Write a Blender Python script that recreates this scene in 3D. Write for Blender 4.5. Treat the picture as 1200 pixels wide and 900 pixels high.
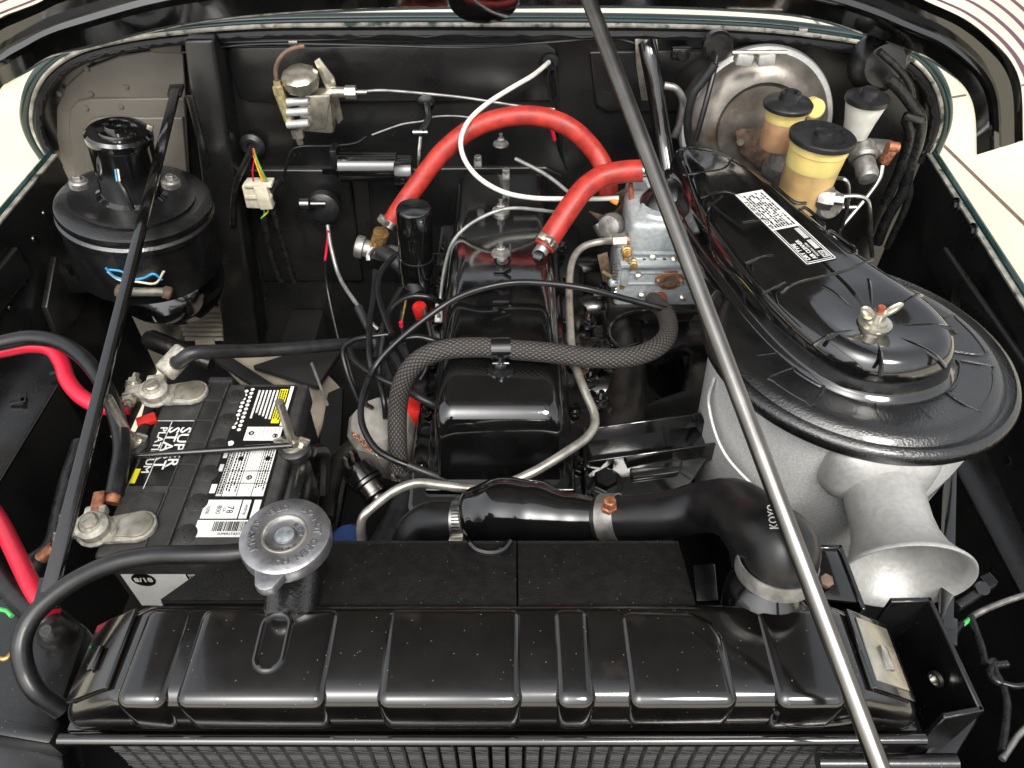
import bpy, bmesh, math, random
from mathutils import Vector, Matrix
random.seed(7)
for o in list(bpy.data.objects): bpy.data.objects.remove(o)
scene = bpy.context.scene
COL = scene.collection
V = Vector
# ------------------------------------------------------------------ camera
CAM = V((0, 0, 1.55)); PITCH = math.radians(45); FPX = 880.0
cam_d = bpy.data.cameras.new('camera'); cam = bpy.data.objects.new('camera', cam_d); COL.objects.link(cam)
cam.location = CAM; cam.rotation_euler = (math.radians(90) - PITCH, 0, 0)
cam_d.sensor_width = 36; cam_d.lens = 36 * FPX / 1200; cam_d.clip_start = 0.01; cam_d.clip_end = 300
cam_d.dof.use_dof = False
scene.camera = cam
scene.render.resolution_x = 1024; scene.render.resolution_y = 768
# ------------------------------------------------------------------ sky, sun, exposure
SUN_EL, SUN_AZ = 50, 24           # degrees; azimuth measured from -y (the camera's back) towards -x
world = bpy.data.worlds.new('World'); scene.world = world; world.use_nodes = True
wn, wl = world.node_tree.nodes, world.node_tree.links
sky = wn.new('ShaderNodeTexSky'); sky.sky_type = 'NISHITA'; sky.sun_disc = False
sky.sun_elevation = math.radians(SUN_EL); sky.dust_density = 4; sky.air_density = 1.2
sky.sun_rotation = math.radians(180 + SUN_AZ)
hs = wn.new('ShaderNodeHueSaturation'); hs.inputs['Saturation'].default_value = 0.18
wl.new(sky.outputs[0], hs.inputs['Color']); wl.new(hs.outputs[0], wn['Background'].inputs['Color'])
wn['Background'].inputs['Strength'].default_value = 0.125
sd = bpy.data.lights.new('sun', 'SUN'); sun = bpy.data.objects.new('sun', sd); COL.objects.link(sun)
sd.energy = 1.5; sd.angle = math.radians(17); sd.color = (1, 0.95, 0.88)
el, az = math.radians(SUN_EL), math.radians(SUN_AZ)
sdir = V((math.sin(az) * math.cos(el), -math.cos(az) * math.cos(el), math.sin(el)))   # towards the sun
sun.rotation_euler = sdir.to_track_quat('Z', 'Y').to_euler(); sun.location = (0, 0, 5)
scene.view_settings.view_transform = 'Standard'; scene.view_settings.look = 'None'
scene.view_settings.gamma = 1; scene.view_settings.exposure = 1.1
scene.render.engine = 'CYCLES'
# ------------------------------------------------------------------ pixel -> point
S2 = math.sin(PITCH); C2 = math.cos(PITCH)
def ray(px, py):
    u, v = (px - 600) / FPX, (py - 450) / FPX
    return V((u, C2 - v * S2, -S2 - v * C2))
def PY(px, py, Y): d = ray(px, py); return CAM + d * (Y / d.y)
def PZ(px, py, Z): d = ray(px, py); return CAM + d * ((Z - CAM.z) / d.z)
def PD(px, py, t): return CAM + ray(px, py) * t
def PX(px, py, X): d = ray(px, py); return CAM + d * (X / d.x)
# ------------------------------------------------------------------ materials
M = {}
def mat(name, base, rough=.5, metal=0., var=.25, nscale=60., bump=.0, bscale=300., rvar=.1, speck=0., speckcol=(.30, .27, .22),
        trans=0., coat=0., rust=0., rustcol=(.22, .08, .03), ior=1.5, sss=0., col2=None):
    m = bpy.data.materials.new(name); m.use_nodes = True
    n, l = m.node_tree.nodes, m.node_tree.links
    p = n['Principled BSDF']
    tc = n.new('ShaderNodeTexCoord')
    nz = n.new('ShaderNodeTexNoise'); nz.inputs['Scale'].default_value = nscale; nz.inputs['Detail'].default_value = 5
    l.new(tc.outputs['Object'], nz.inputs['Vector'])
    mx = n.new('ShaderNodeMix'); mx.data_type = 'RGBA'
    c2 = col2 if col2 else tuple(min(1, c * (1 + var)) for c in base)
    mx.inputs[6].default_value = (*[c * (1 - var) for c in base], 1); mx.inputs[7].default_value = (*c2, 1)
    mr0 = n.new('ShaderNodeMapRange'); mr0.inputs[1].default_value = .35; mr0.inputs[2].default_value = .65
    l.new(nz.outputs['Fac'], mr0.inputs[0]); l.new(mr0.outputs[0], mx.inputs[0])
    colr = mx.outputs[2]
    if rust:
        nr = n.new('ShaderNodeTexNoise'); nr.inputs['Scale'].default_value = nscale * .8; nr.inputs['Detail'].default_value = 8
        mp = n.new('ShaderNodeMapping'); mp.inputs['Location'].default_value = (3, 7, 1)
        l.new(tc.outputs['Object'], mp.inputs[0]); l.new(mp.outputs[0], nr.inputs['Vector'])
        mr = n.new('ShaderNodeMapRange'); mr.inputs[1].default_value = .75 - rust * .4; mr.inputs[2].default_value = .85 - rust * .4
        l.new(nr.outputs['Fac'], mr.inputs[0])
        m2 = n.new('ShaderNodeMix'); m2.data_type = 'RGBA'; m2.inputs[7].default_value = (*rustcol, 1)
        l.new(mr.outputs[0], m2.inputs[0]); l.new(colr, m2.inputs[6]); colr = m2.outputs[2]
    rin = None
    mr = n.new('ShaderNodeMapRange'); mr.inputs[3].default_value = max(.02, rough - rvar); mr.inputs[4].default_value = min(1, rough + rvar)
    l.new(nz.outputs['Fac'], mr.inputs[0]); rin = mr.outputs[0]
    if speck:
        vo = n.new('ShaderNodeTexVoronoi'); vo.inputs['Scale'].default_value = 620
        l.new(tc.outputs['Object'], vo.inputs['Vector'])
        # only some cells carry a grain, and the grain is small
        lt = n.new('ShaderNodeMath'); lt.operation = 'LESS_THAN'; lt.inputs[1].default_value = .17
        l.new(vo.outputs['Distance'], lt.inputs[0])
        sp = n.new('ShaderNodeSeparateColor'); l.new(vo.outputs['Color'], sp.inputs[0])
        gt = n.new('ShaderNodeMath'); gt.operation = 'LESS_THAN'; gt.inputs[1].default_value = speck
        l.new(sp.outputs[0], gt.inputs[0])
        mu = n.new('ShaderNodeMath'); mu.operation = 'MULTIPLY'; l.new(lt.outputs[0], mu.inputs[0]); l.new(gt.outputs[0], mu.inputs[1])
        m3 = n.new('ShaderNodeMix'); m3.data_type = 'RGBA'; m3.inputs[7].default_value = (*speckcol, 1)
        l.new(mu.outputs[0], m3.inputs[0]); l.new(colr, m3.inputs[6]); colr = m3.outputs[2]
        m4 = n.new('ShaderNodeMix'); m4.data_type = 'FLOAT'; m4.inputs[3].default_value = .8
        l.new(mu.outputs[0], m4.inputs[0]); l.new(rin, m4.inputs[2]); rin = m4.outputs[0]
    l.new(colr, p.inputs['Base Color']); l.new(rin, p.inputs['Roughness'])
    p.inputs['Metallic'].default_value = metal; p.inputs['IOR'].default_value = ior
    if coat: p.inputs['Coat Weight'].default_value = coat; p.inputs['Coat Roughness'].default_value = .06
    if trans: p.inputs['Transmission Weight'].default_value = trans
    if sss:
        p.inputs['Subsurface Weight'].default_value = sss; p.inputs['Subsurface Scale'].default_value = .02
        p.inputs['Subsurface Radius'].default_value = (1, .7, .35)
    if bump:
        nb = n.new('ShaderNodeTexNoise'); nb.inputs['Scale'].default_value = bscale; nb.inputs['Detail'].default_value = 4
        l.new(tc.outputs['Object'], nb.inputs['Vector'])
        b = n.new('ShaderNodeBump'); b.inputs['Strength'].default_value = bump; b.inputs['Distance'].default_value = .002
        l.new(nb.outputs['Fac'], b.inputs['Height']); l.new(b.outputs[0], p.inputs['Normal'])
    M[name] = m
    return m
K = (.008, .008, .008)
mat('gloss_black', (.004, .004, .004), .10, var=.3, nscale=25, bump=.10, bscale=45, rvar=.09, coat=.55, ior=1.75, rust=.22, rustcol=(.018, .016, .014))
mat('tank_black', (.0045, .004, .0036), .16, var=.3, nscale=30, bump=.14, bscale=22, rvar=.10, speck=.022, coat=.6, ior=1.7, rust=.28, rustcol=(.017, .014, .012))
mat('satin_black', (.006, .006, .006), .27, ior=1.7, var=.3, nscale=20, bump=.08, bscale=120, rvar=.1, speck=.03)
mat('panel_black', (.009, .009, .009), .28, ior=1.65, rust=.3, rustcol=(.022, .02, .018), var=.35, nscale=9, bump=.06, bscale=40, rvar=.12, speck=.04)
mat('crinkle_black', (.006, .006, .006), .24, ior=1.7, rust=.25, rustcol=(.02, .018, .016), var=.3, nscale=40, bump=.35, bscale=420, rvar=.1, coat=.3)
mat('felt_black', (.0045, .0042, .004), .6, var=.4, nscale=120, bump=.35, bscale=700, speck=.035, ior=1.35)
mat('rubber', (.014, .014, .015), .42, var=.3, nscale=80, bump=.15, bscale=350, rvar=.12)
mat('hose_black', (.007, .007, .0075), .34, var=.3, nscale=50, bump=.05, bscale=200, rvar=.1)
mat('dark_grime', (.008, .007, .006), .38, ior=1.6, var=.5, nscale=40, bump=.4, bscale=150)
mat('tape_black', (.01, .01, .01), .28, var=.4, nscale=70, bump=.7, bscale=160, rvar=.12)
mat('chassis_black', (.007, .007, .007), .6, var=.4, nscale=15)
mat('green_paint', (.006, .028, .026), .22, var=.2, nscale=15, coat=.6)
mat('seam_sealer', (.42, .40, .34), .55, var=.4, nscale=60, bump=.4, bscale=150, rust=.5, rustcol=(.03, .05, .04))
mat('bare_edge', (.35, .34, .29), .45, metal=.4, var=.4, nscale=50, rust=.4, rustcol=(.03, .03, .03))
mat('cream_panel', (.24, .21, .165), .55, var=.35, nscale=18, bump=.15, rust=.35, rustcol=(.04, .033, .026))
mat('cowl_reflected', (.11, .098, .083), .42, var=.25, nscale=7, bump=.1, bscale=25, rvar=.06, speck=.05)  # black cowl paint; its bright reflection is put into the base colour
mat('silver_paint', (.66, .66, .64), .40, metal=.3, var=.14, nscale=420, bump=.16, bscale=500, rvar=.1)
mat('cast_silver', (.40, .40, .385), .42, metal=.35, var=.08, nscale=200, bump=.12, bscale=350, rvar=.08, rust=.0, rustcol=(.25, .22, .17))
mat('chrome', (.19, .183, .172), .30, metal=1, var=.12, nscale=40, bump=.02, rvar=.06, rust=.06, rustcol=(.18, .13, .09))
mat('steel', (.55, .54, .51), .3, metal=1, var=.2, nscale=120, bump=.08, rvar=.1)
mat('dull_steel', (.34, .33, .31), .42, metal=.8, var=.3, nscale=90, bump=.12, rust=.22, rustcol=(.12, .08, .05))
mat('booster_plate', (.17, .155, .135), .36, metal=.7, var=.35, nscale=22, bump=.55, bscale=28, rust=.42, rustcol=(.10, .07, .05))
mat('zinc', (.50, .47, .39), .3, metal=.85, var=.15, nscale=90, bump=.08, rust=.16, rustcol=(.22, .15, .07))
mat('zinc_yellow', (.55, .47, .25), .38, metal=.7, var=.25, nscale=150, bump=.1, rust=.15)
mat('lead', (.36, .345, .30), .55, metal=.35, var=.35, nscale=140, bump=.22, bscale=500, rust=.3, rustcol=(.20, .14, .07))
mat('copper', (.36, .15, .08), .45, metal=.6, var=.4, nscale=200, bump=.3)
mat('brass', (.48, .30, .11), .4, metal=.8, var=.3, nscale=150, bump=.1)
mat('rust_brown', (.13, .085, .06), .6, metal=.2, var=.4, nscale=100, bump=.3)
mat('rust_red', (.30, .075, .04), .6, metal=.2, var=.35, nscale=150, bump=.2)
mat('carb_grey', (.36, .39, .40), .5, metal=.3, var=.15, nscale=150, bump=.2, bscale=260, rust=.12, rustcol=(.20, .18, .15))
mat('red_hose', (.34, .024, .016), .45, var=.28, nscale=60, bump=.12, bscale=500, rvar=.06)
mat('red_cable', (.48, .012, .035), .3, var=.1, nscale=40)
mat('red_plastic', (.55, .02, .015), .4, var=.2)
mat('white_wire', (.62, .61, .56), .4, var=.1)
mat('tin_wire', (.27, .27, .26), .38, metal=.5, var=.25)
mat('fuel_line', (.50, .48, .42), .32, metal=.75, var=.25, nscale=60, rust=.3, rustcol=(.36, .28, .14))
mat('cream_plastic', (.60, .55, .43), .45, var=.15, nscale=80)
mat('grey_plastic', (.22, .21, .19), .5, var=.15, nscale=80, bump=.1)
mat('white_plastic', (.60, .59, .54), .4, var=.08, sss=.3)
mat('amber_plastic', (.66, .53, .20), .3, var=.12, nscale=25, sss=.8)
mat('amber_fluid', (.48, .33, .15), .33, var=.3, nscale=22, sss=.8)
mat('amber_dark', (.48, .28, .16), .4, var=.2, nscale=30, sss=.35)
mat('cap_black', (.016, .016, .017), .33, var=.2, nscale=80, bump=.06)
mat('battery_case', (.020, .019, .018), .42, var=.2, nscale=50, bump=.06, bscale=500, speck=.03)
mat('battery_lid', (.035, .034, .033), .45, var=.25, nscale=60, bump=.08, bscale=500, speck=.05)
mat('label_black', (.008, .008, .008), .25, var=.1)
mat('label_white', (.70, .70, .67), .4, var=.05)
mat('label_grey', (.45, .45, .43), .45, var=.1)
mat('label_yellow', (.70, .62, .02), .4, var=.05)
mat('cap_metal', (.30, .30, .31), .33, metal=.85, var=.25, nscale=70, bump=.08, rvar=.1)
mat('cap_letters', (.20, .20, .20), .4, metal=.8, var=.2)
mat('plastic_yellow', (.55, .6, .05), .4)
mat('wire_blue', (.03, .25, .5), .4); mat('wire_yellow', (.7, .5, .03), .4); mat('wire_green', (.06, .4, .1), .4); mat('wire_orange', (.75, .22, .02), .4)
mat('blue_cloth', (.01, .03, .12), .8)
mat('stripe', (.10, .035, .06), .6)
mat('concrete', (.57, .52, .39), .8, var=.10, nscale=1.5, bump=.1, bscale=60, rvar=.05)
mat('fin_metal', (.26, .26, .26), .3, metal=.8, var=.3, nscale=80)
mat('cap_rivet_metal', (.24, .27, .28), .5, metal=.6, var=.3, nscale=200, bump=.3)
def braid_material():
    m = bpy.data.materials.new('braid'); m.use_nodes = True; n, l = m.node_tree.nodes, m.node_tree.links
    p = n['Principled BSDF']; uv = n.new('ShaderNodeUVMap'); uv.uv_map = 'UVMap'; sx = n.new('ShaderNodeSeparateXYZ'); l.new(uv.outputs[0], sx.inputs[0])
    def mm(op, a, b=None):
        k = n.new('ShaderNodeMath'); k.operation = op
        for i, q in enumerate((a, b)):
            if q is None: continue
            if isinstance(q, (int, float)): k.inputs[i].default_value = q
            else: l.new(q, k.inputs[i])
        return k.outputs[0]
    a = mm('MULTIPLY', sx.outputs[0], 2 * math.pi * 7); b = mm('MULTIPLY', sx.outputs[1], 2 * math.pi / .0145)
    s = mm('MULTIPLY', mm('SINE', mm('ADD', a, b)), mm('SINE', mm('SUBTRACT', a, b)))
    fine = mm('SINE', mm('MULTIPLY', sx.outputs[1], 2 * math.pi / .0016))
    h = mm('ADD', mm('ABSOLUTE', s), mm('MULTIPLY', fine, .08))
    mx = n.new('ShaderNodeMix'); mx.data_type = 'RGBA'; mx.inputs[6].default_value = (.008, .007, .006, 1); mx.inputs[7].default_value = (.085, .075, .068, 1)
    l.new(h, mx.inputs[0]); l.new(mx.outputs[2], p.inputs['Base Color']); p.inputs['Roughness'].default_value = .6
    bp = n.new('ShaderNodeBump'); bp.inputs['Strength'].default_value = .9; bp.inputs['Distance'].default_value = .0012
    l.new(h, bp.inputs['Height']); l.new(bp.outputs[0], p.inputs['Normal']); M['braid'] = m
braid_material()
# ------------------------------------------------------------------ mesh helpers
WL = {}
def root(name, label, cat, loc, group=None):
    o = bpy.data.objects.new(name, None); COL.objects.link(o); o.location = loc; o.empty_display_size = .02
    o['label'] = label; o['category'] = cat
    if group: o['group'] = group
    WL[o.name] = V(loc); return o
def tag(o, label, cat, group=None):
    o['label'] = label; o['category'] = cat
    if group: o['group'] = group
    return o
def obj(name, bm, m, parent=None, ang=38, flat=False):
    bmesh.ops.remove_doubles(bm, verts=bm.verts, dist=1e-6)
    bmesh.ops.recalc_face_normals(bm, faces=bm.faces)
    c = V((0, 0, 0))
    if bm.verts:
        lo = V([min(v.co[i] for v in bm.verts) for i in range(3)]); hi = V([max(v.co[i] for v in bm.verts) for i in range(3)]); c = (lo + hi) / 2
    bmesh.ops.translate(bm, verts=bm.verts, vec=-c)
    th = math.radians(ang)
    for f in bm.faces: f.smooth = not flat
    for e in bm.edges:
        e.smooth = not (len(e.link_faces) == 2 and e.calc_face_angle(0) > th)
    me = bpy.data.meshes.new(name); bm.to_mesh(me); bm.free()
    me.materials.append(M[m] if isinstance(m, str) else m)
    o = bpy.data.objects.new(name, me); COL.objects.link(o)
    WL[o.name] = c
    if parent: o.parent = parent; o.location = c - WL[parent.name]
    else: o.location = c
    return o
def NB(): 
    b = bmesh.new(); b.loops.layers.uv.new('UVMap'); return b
def merge(bm, t):
    me = bpy.data.meshes.new('t'); t.to_mesh(me); t.free(); bm.from_mesh(me); bpy.data.meshes.remove(me)
def box(bm, c, s, rot=None, bev=0, seg=2):
    t = bmesh.new(); bmesh.ops.create_cube(t, size=1)
    bmesh.ops.scale(t, vec=s, verts=t.verts)
    if bev: bmesh.ops.bevel(t, geom=t.edges[:], offset=min(bev, min(s) * .49), segments=seg, profile=.5, affect='EDGES')
    mm = Matrix.Translation(c) @ (rot.to_4x4() if rot else Matrix())
    bmesh.ops.transform(t, matrix=mm, verts=t.verts); merge(bm, t); return bm
def basis(n):
    n = V(n).normalized(); a = V((0, 0, 1)) if abs(n.z) < .9 else V((1, 0, 0))
    x = a.cross(n).normalized(); return x, n.cross(x), n
def lathe(bm, p0, axis, prof, n=32, cap0=True, cap1=True):
    x, y, z = basis(axis); p0 = V(p0); rings = []
    for r, h in prof:
        rings.append([bm.verts.new(p0 + z * h + (x * math.cos(2 * math.pi * i / n) + y * math.sin(2 * math.pi * i / n)) * max(r, 1e-5)) for i in range(n)])
    for a, b in zip(rings, rings[1:]):
        for i in range(n): bm.faces.new((a[i], a[(i + 1) % n], b[(i + 1) % n], b[i]))
    if cap0: bm.faces.new(list(reversed(rings[0])))
    if cap1: bm.faces.new(rings[-1])
    return bm
def cyl(bm, p0, p1, r, r1=None, n=20, bev=.0):
    p0, p1 = V(p0), V(p1); L = (p1 - p0).length; r1 = r if r1 is None else r1
    if bev: pr = [(r - bev, 0), (r, bev), (r1, L - bev), (r1 - bev, L)]
    else: pr = [(r, 0), (r1, L)]
    return lathe(bm, p0, p1 - p0, pr, n)
def cat(pts, n=8):
    P = [V(p) for p in pts]
    if len(P) < 3: return P
    P = [P[0] * 2 - P[1]] + P + [P[-1] * 2 - P[-2]]; out = []
    for i in range(1, len(P) - 2):
        a, b, c, d = P[i - 1:i + 3]
        for k in range(n):
            t = k / n
            out.append(.5 * ((2 * b) + (c - a) * t + (2 * a - 5 * b + 4 * c - d) * t * t + (3 * b - a - 3 * c + d) * t ** 3))
    out.append(P[-2]); return out
def tube(bm, pts, r, seg=10, n=8, smooth=True, radii=None, caps=True):
    P = cat(pts, n) if smooth else [V(p) for p in pts]
    N = len(P); 
    if radii:
        rr = []
        for i in range(N):
            f = i / (N - 1) * (len(radii) - 1); k = min(int(f), len(radii) - 2); q = f - k; q = q * q * (3 - 2 * q)
            rr.append(radii[k] * (1 - q) + radii[k + 1] * q)
    else: rr = [r] * N
    T = [(P[min(i + 1, N - 1)] - P[max(i - 1, 0)]).normalized() for i in range(N)]
    x, y, z = basis(T[0]); rings = []; L = 0; Ls = []
    for i in range(N):
        if i:
            q = T[i - 1].rotation_difference(T[i]); x = q @ x; L += (P[i] - P[i - 1]).length
        yy = T[i].cross(x); Ls.append(L)
        rings.append([bm.verts.new(P[i] + (x * math.cos(2 * math.pi * k / seg) + yy * math.sin(2 * math.pi * k / seg)) * rr[i]) for k in range(seg)])
    uvl = bm.loops.layers.uv.active
    for i in range(N - 1):
        for k in range(seg):
            f = bm.faces.new((rings[i][k], rings[i][(k + 1) % seg], rings[i + 1][(k + 1) % seg], rings[i + 1][k]))
            if uvl:
                for lo, uv in zip(f.loops, ((k / seg, Ls[i]), ((k + 1) / seg, Ls[i]), ((k + 1) / seg, Ls[i + 1]), (k / seg, Ls[i + 1]))): lo[uvl].uv = uv
    if caps: bm.faces.new(list(reversed(rings[0]))); bm.faces.new(rings[-1])
    return bm
def poly(bm, pts, vec, bev=0, seg=2):
    t = bmesh.new(); vs = [t.verts.new(p) for p in pts]; f = t.faces.new(vs)
    r = bmesh.ops.extrude_face_region(t, geom=[f]); bmesh.ops.translate(t, vec=vec, verts=[g for g in r['geom'] if isinstance(g, bmesh.types.BMVert)])
    bmesh.ops.recalc_face_normals(t, faces=t.faces)
    if bev: bmesh.ops.bevel(t, geom=t.edges[:], offset=bev, segments=seg, profile=.5, affect='EDGES')
    merge(bm, t); return bm
def loft(bm, outline, levels, cap=True, capb=False):
    """outline: closed list of (x,y); levels: (inward offset, z) rings"""
    n = len(outline); O = [V((p[0], p[1])) for p in outline]
    area = sum(O[i].x * O[(i + 1) % n].y - O[(i + 1) % n].x * O[i].y for i in range(n)); sg = 1 if area > 0 else -1
    nr = []
    for i in range(n):
        t = (O[(i + 1) % n] - O[i - 1]).normalized(); nr.append(V((-t.y, t.x)) * sg)
    rings = []
    for off, z in levels:
        zf = z if callable(z) else (lambda p, z=z: z)
        rings.append([bm.verts.new((p.x, p.y, zf(p))) for p in (O[i] + nr[i] * off for i in range(n))])
    for a, b in zip(rings, rings[1:]):
        for i in range(n): bm.faces.new((a[i], a[(i + 1) % n], b[(i + 1) % n], b[i]))
    if cap: bm.faces.new(rings[-1])
    if capb: bm.faces.new(list(reversed(rings[0])))
    return bm
def closed_cat(pts, n=6):
    P = [V((*p, 0)) if len(p) == 2 else V(p) for p in pts]; m = len(P); out = []
    for i in range(m):
        a, b, c, d = P[i - 1], P[i], P[(i + 1) % m], P[(i + 2) % m]
        for k in range(n):
            t = k / n; out.append(.5 * ((2 * b) + (c - a) * t + (2 * a - 5 * b + 4 * c - d) * t * t + (3 * b - a - 3 * c + d) * t ** 3))
    return out
def hexn(bm, p, axis, r, h): return lathe(bm, p, axis, [(r * .92, 0), (r, h * .1), (r, h * .82), (r * .85, h)], 6)
def rrect(w, h, r, n=5):
    out = []
    for cx, cy, a0 in ((w / 2 - r, h / 2 - r, 0), (-w / 2 + r, h / 2 - r, 90), (-w / 2 + r, -h / 2 + r, 180), (w / 2 - r, -h / 2 + r, 270)):
        for k in range(n + 1):
            a = math.radians(a0 + 90 * k / n); out.append((cx + r * math.cos(a), cy + r * math.sin(a)))
    return out
def frame(O, X, N):
    X = V(X).normalized(); N = V(N).normalized(); Y = N.cross(X).normalized(); X = Y.cross(N)
    return Matrix(((X.x, Y.x, N.x, O[0]), (X.y, Y.y, N.y, O[1]), (X.z, Y.z, N.z, O[2]), (0, 0, 0, 1)))
def text(body, size, mtx, m, parent, name='lettering', ext=.0002, align='CENTER', sx=1., bold=0.):
    cu = bpy.data.curves.new('t', 'FONT'); cu.body = body; cu.size = size; cu.extrude = ext; cu.align_x = align; cu.align_y = 'CENTER'; cu.resolution_u = 2
    cu.offset = bold
    ob = bpy.data.objects.new('t', cu); COL.objects.link(ob); dg = bpy.context.evaluated_depsgraph_get()
    me = bpy.data.meshes.new_from_object(ob.evaluated_get(dg)); bm = bmesh.new(); bm.from_mesh(me)
    bpy.data.objects.remove(ob); bpy.data.curves.remove(cu); bpy.data.meshes.remove(me)
    bmesh.ops.scale(bm, vec=(sx, 1, 1), verts=bm.verts)
    bmesh.ops.transform(bm, matrix=mtx, verts=bm.verts)
    return obj(name, bm, m, parent, flat=True)
def quad(bm, mtx, x0, y0, x1, y1, h=.0002):
    t = bmesh.new(); bmesh.ops.create_cube(t, size=1)
    bmesh.ops.scale(t, vec=(abs(x1 - x0), abs(y1 - y0), h), verts=t.verts); bmesh.ops.translate(t, vec=((x0 + x1) / 2, (y0 + y1) / 2, h / 2), verts=t.verts)
    bmesh.ops.transform(t, matrix=mtx, verts=t.verts); merge(bm, t); return bm
def hose(name, label, catg, pts, r, m, group=None, seg=12, radii=None, n=8):
    return tag(obj(name, tube(NB(), pts, r, seg, n, radii=radii), m, ang=60), label, catg, group)
def wire(name, pts, r, m, parent, seg=6, n=6): return obj(name, tube(NB(), pts, r, seg, n), m, parent, ang=70)
# ================================================================== SETTING
gb = NB(); box(gb, (0, 0, -.05), (60, 60, .1)); ground = obj('ground', gb, 'concrete', flat=True); ground['kind'] = 'structure'
for k in range(5):
    off = 16 * k
    pts = [PZ(1092 + off * .75, 0 - off * .55 - 4, .004), PZ(1132 + off * .7, 14 - off * .6, .004), PZ(1165 + off * .75, 38 - off * .55, .004), PZ(1192 + off * .8, 68 - off * .45, .004), PZ(1212 + off, 110 - off * .4, .004)]
    c = cat(pts, 6); b = NB(); w = .012
    for i in range(len(c) - 1):
        t = (c[i + 1] - c[i]).normalized(); s = V((-t.y, t.x, 0)) * w
        b.faces.new([b.verts.new(q) for q in (c[i] - s, c[i + 1] - s, c[i + 1] + s, c[i] + s)])
    s_ = obj('floor_stripe', b, 'stripe', ground)
for off in (0, 13):
    c = cat([PZ(-20, 24 - off, .004), PZ(8, 12 - off, .004), PZ(34, 2 - off, .004), PZ(70, -14 - off, .004)], 6); b = NB()
    for i in range(len(c) - 1):
        t = (c[i + 1] - c[i]).normalized(); s = V((-t.y, t.x, 0)) * .012
        b.faces.new([b.verts.new(q) for q in (c[i] - s, c[i + 1] - s, c[i + 1] + s, c[i] + s)])
    obj('floor_stripe', b, 'stripe', ground)
for a, bq in (((1080, 120), (1220, 96)), ((900, -30), (1240, 300))):
    p, q = PZ(*a, .003), PZ(*bq, .003); t = (q - p).normalized(); s = V((-t.y, t.x, 0)) * .008; b = NB()
    b.faces.new([b.verts.new(v) for v in (p - s, q - s, q + s, p + s)]); obj('floor_joint', b, 'rust_brown', ground)

# ================================================================== CAR BODY
FW = 1.20
body = root('car', 'black painted engine bay of a dark green car with firewall and inner wings', 'car', (0, FW, .45))
ARCH = [(62, 192), (45, 165), (38, 140), (43, 110), (60, 84), (92, 63), (140, 50), (200, 41), (300, 33), (430, 31), (600, 31), (760, 32), (880, 36), (960, 44), (1020, 54), (1062, 68), (1088, 92), (1101, 122), (1100, 152), (1086, 186)]
def inset(pts, k, c=(572, 430)):
    out = []
    for x, y in pts:
        d = V((c[0] - x, c[1] - y)); 
        d.x *= .8; d.normalize(); out.append((x + d.x * k, y + d.y * k))
    return out
top = [PY(x, y, FW) for x, y in ARCH]
b = NB(); poly(b, top + [V((top[-1].x, FW, .4)), V((top[0].x, FW, .4))], V((0, .012, 0))); obj('firewall', b, 'panel_black', body, flat=True)
obj('cowl_edge', tube(NB(), [PY(x, y, FW - .02) for x, y in inset(ARCH, -8)], .0105, 12, 6), 'green_paint', body)
obj('cowl_seam', tube(NB(), [PY(x, y, FW - .034) for x, y in inset(ARCH, -2)], .0032, 8, 6), 'seam_sealer', body)
obj('weather_strip', tube(NB(), [PY(x, y, FW - .03) for x, y in inset(ARCH, 8)], .008, 8, 6), 'rubber', body)
b = NB()
pa = cat([PY(x, y, FW - .037) for x, y in inset(ARCH, 11)], 12)
tube(b, [p + V((random.uniform(-.002, .002), 0, random.uniform(-.0025, .0025))) for p in pa], .0016, 5, smooth=False); obj('sealant_bead', b, 'rubber', body)
# left cowl side panel
b = NB(); poly(b, [PY(x, y, FW - .012) for x, y in [(76, 215), (66, 160), (66, 128), (76, 102), (98, 82), (140, 66), (214, 55), (222, 215)]], V((0, .008, 0)), .003); obj('cowl_panel', b, 'cowl_reflected', body)
b = NB(); poly(b, [PY(x, y, FW - .018) for x, y in [(86, 215), (80, 150), (81, 130), (88, 120), (102, 116), (216, 115), (222, 215)]], V((0, .007, 0)), .003, 3); obj('embossed_panel', b, 'cowl_reflected', body)
b = NB(); poly(b, [PY(x, y, FW - .026) for x, y in [(104, 215), (98, 160), (99, 148), (106, 140), (116, 138), (214, 138), (220, 215)]], V((0, .009, 0)), .003, 3); obj('embossed_panel', b, 'cowl_reflected', body)
b = NB(); poly(b, [PY(x, y, FW - .020) for x, y in [(172, 48), (174, 58), (180, 63), (212, 63), (214, 46)]], V((0, .009, 0)), .003, 2); obj('embossed_panel', b, 'cowl_reflected', body)
for x, y in ((102, 81), (143, 60), (148, 102), (107, 110), (70, 110), (142, 125), (101, 127)):
    b = NB(); lathe(b, PY(x, y, FW - .012 if y < 115 else FW - .018), (0, -1, 0), [(.005, 0), (.004, .002), (.0015, .0025)], 10); obj('rivet', b, 'cowl_reflected', body)
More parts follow.
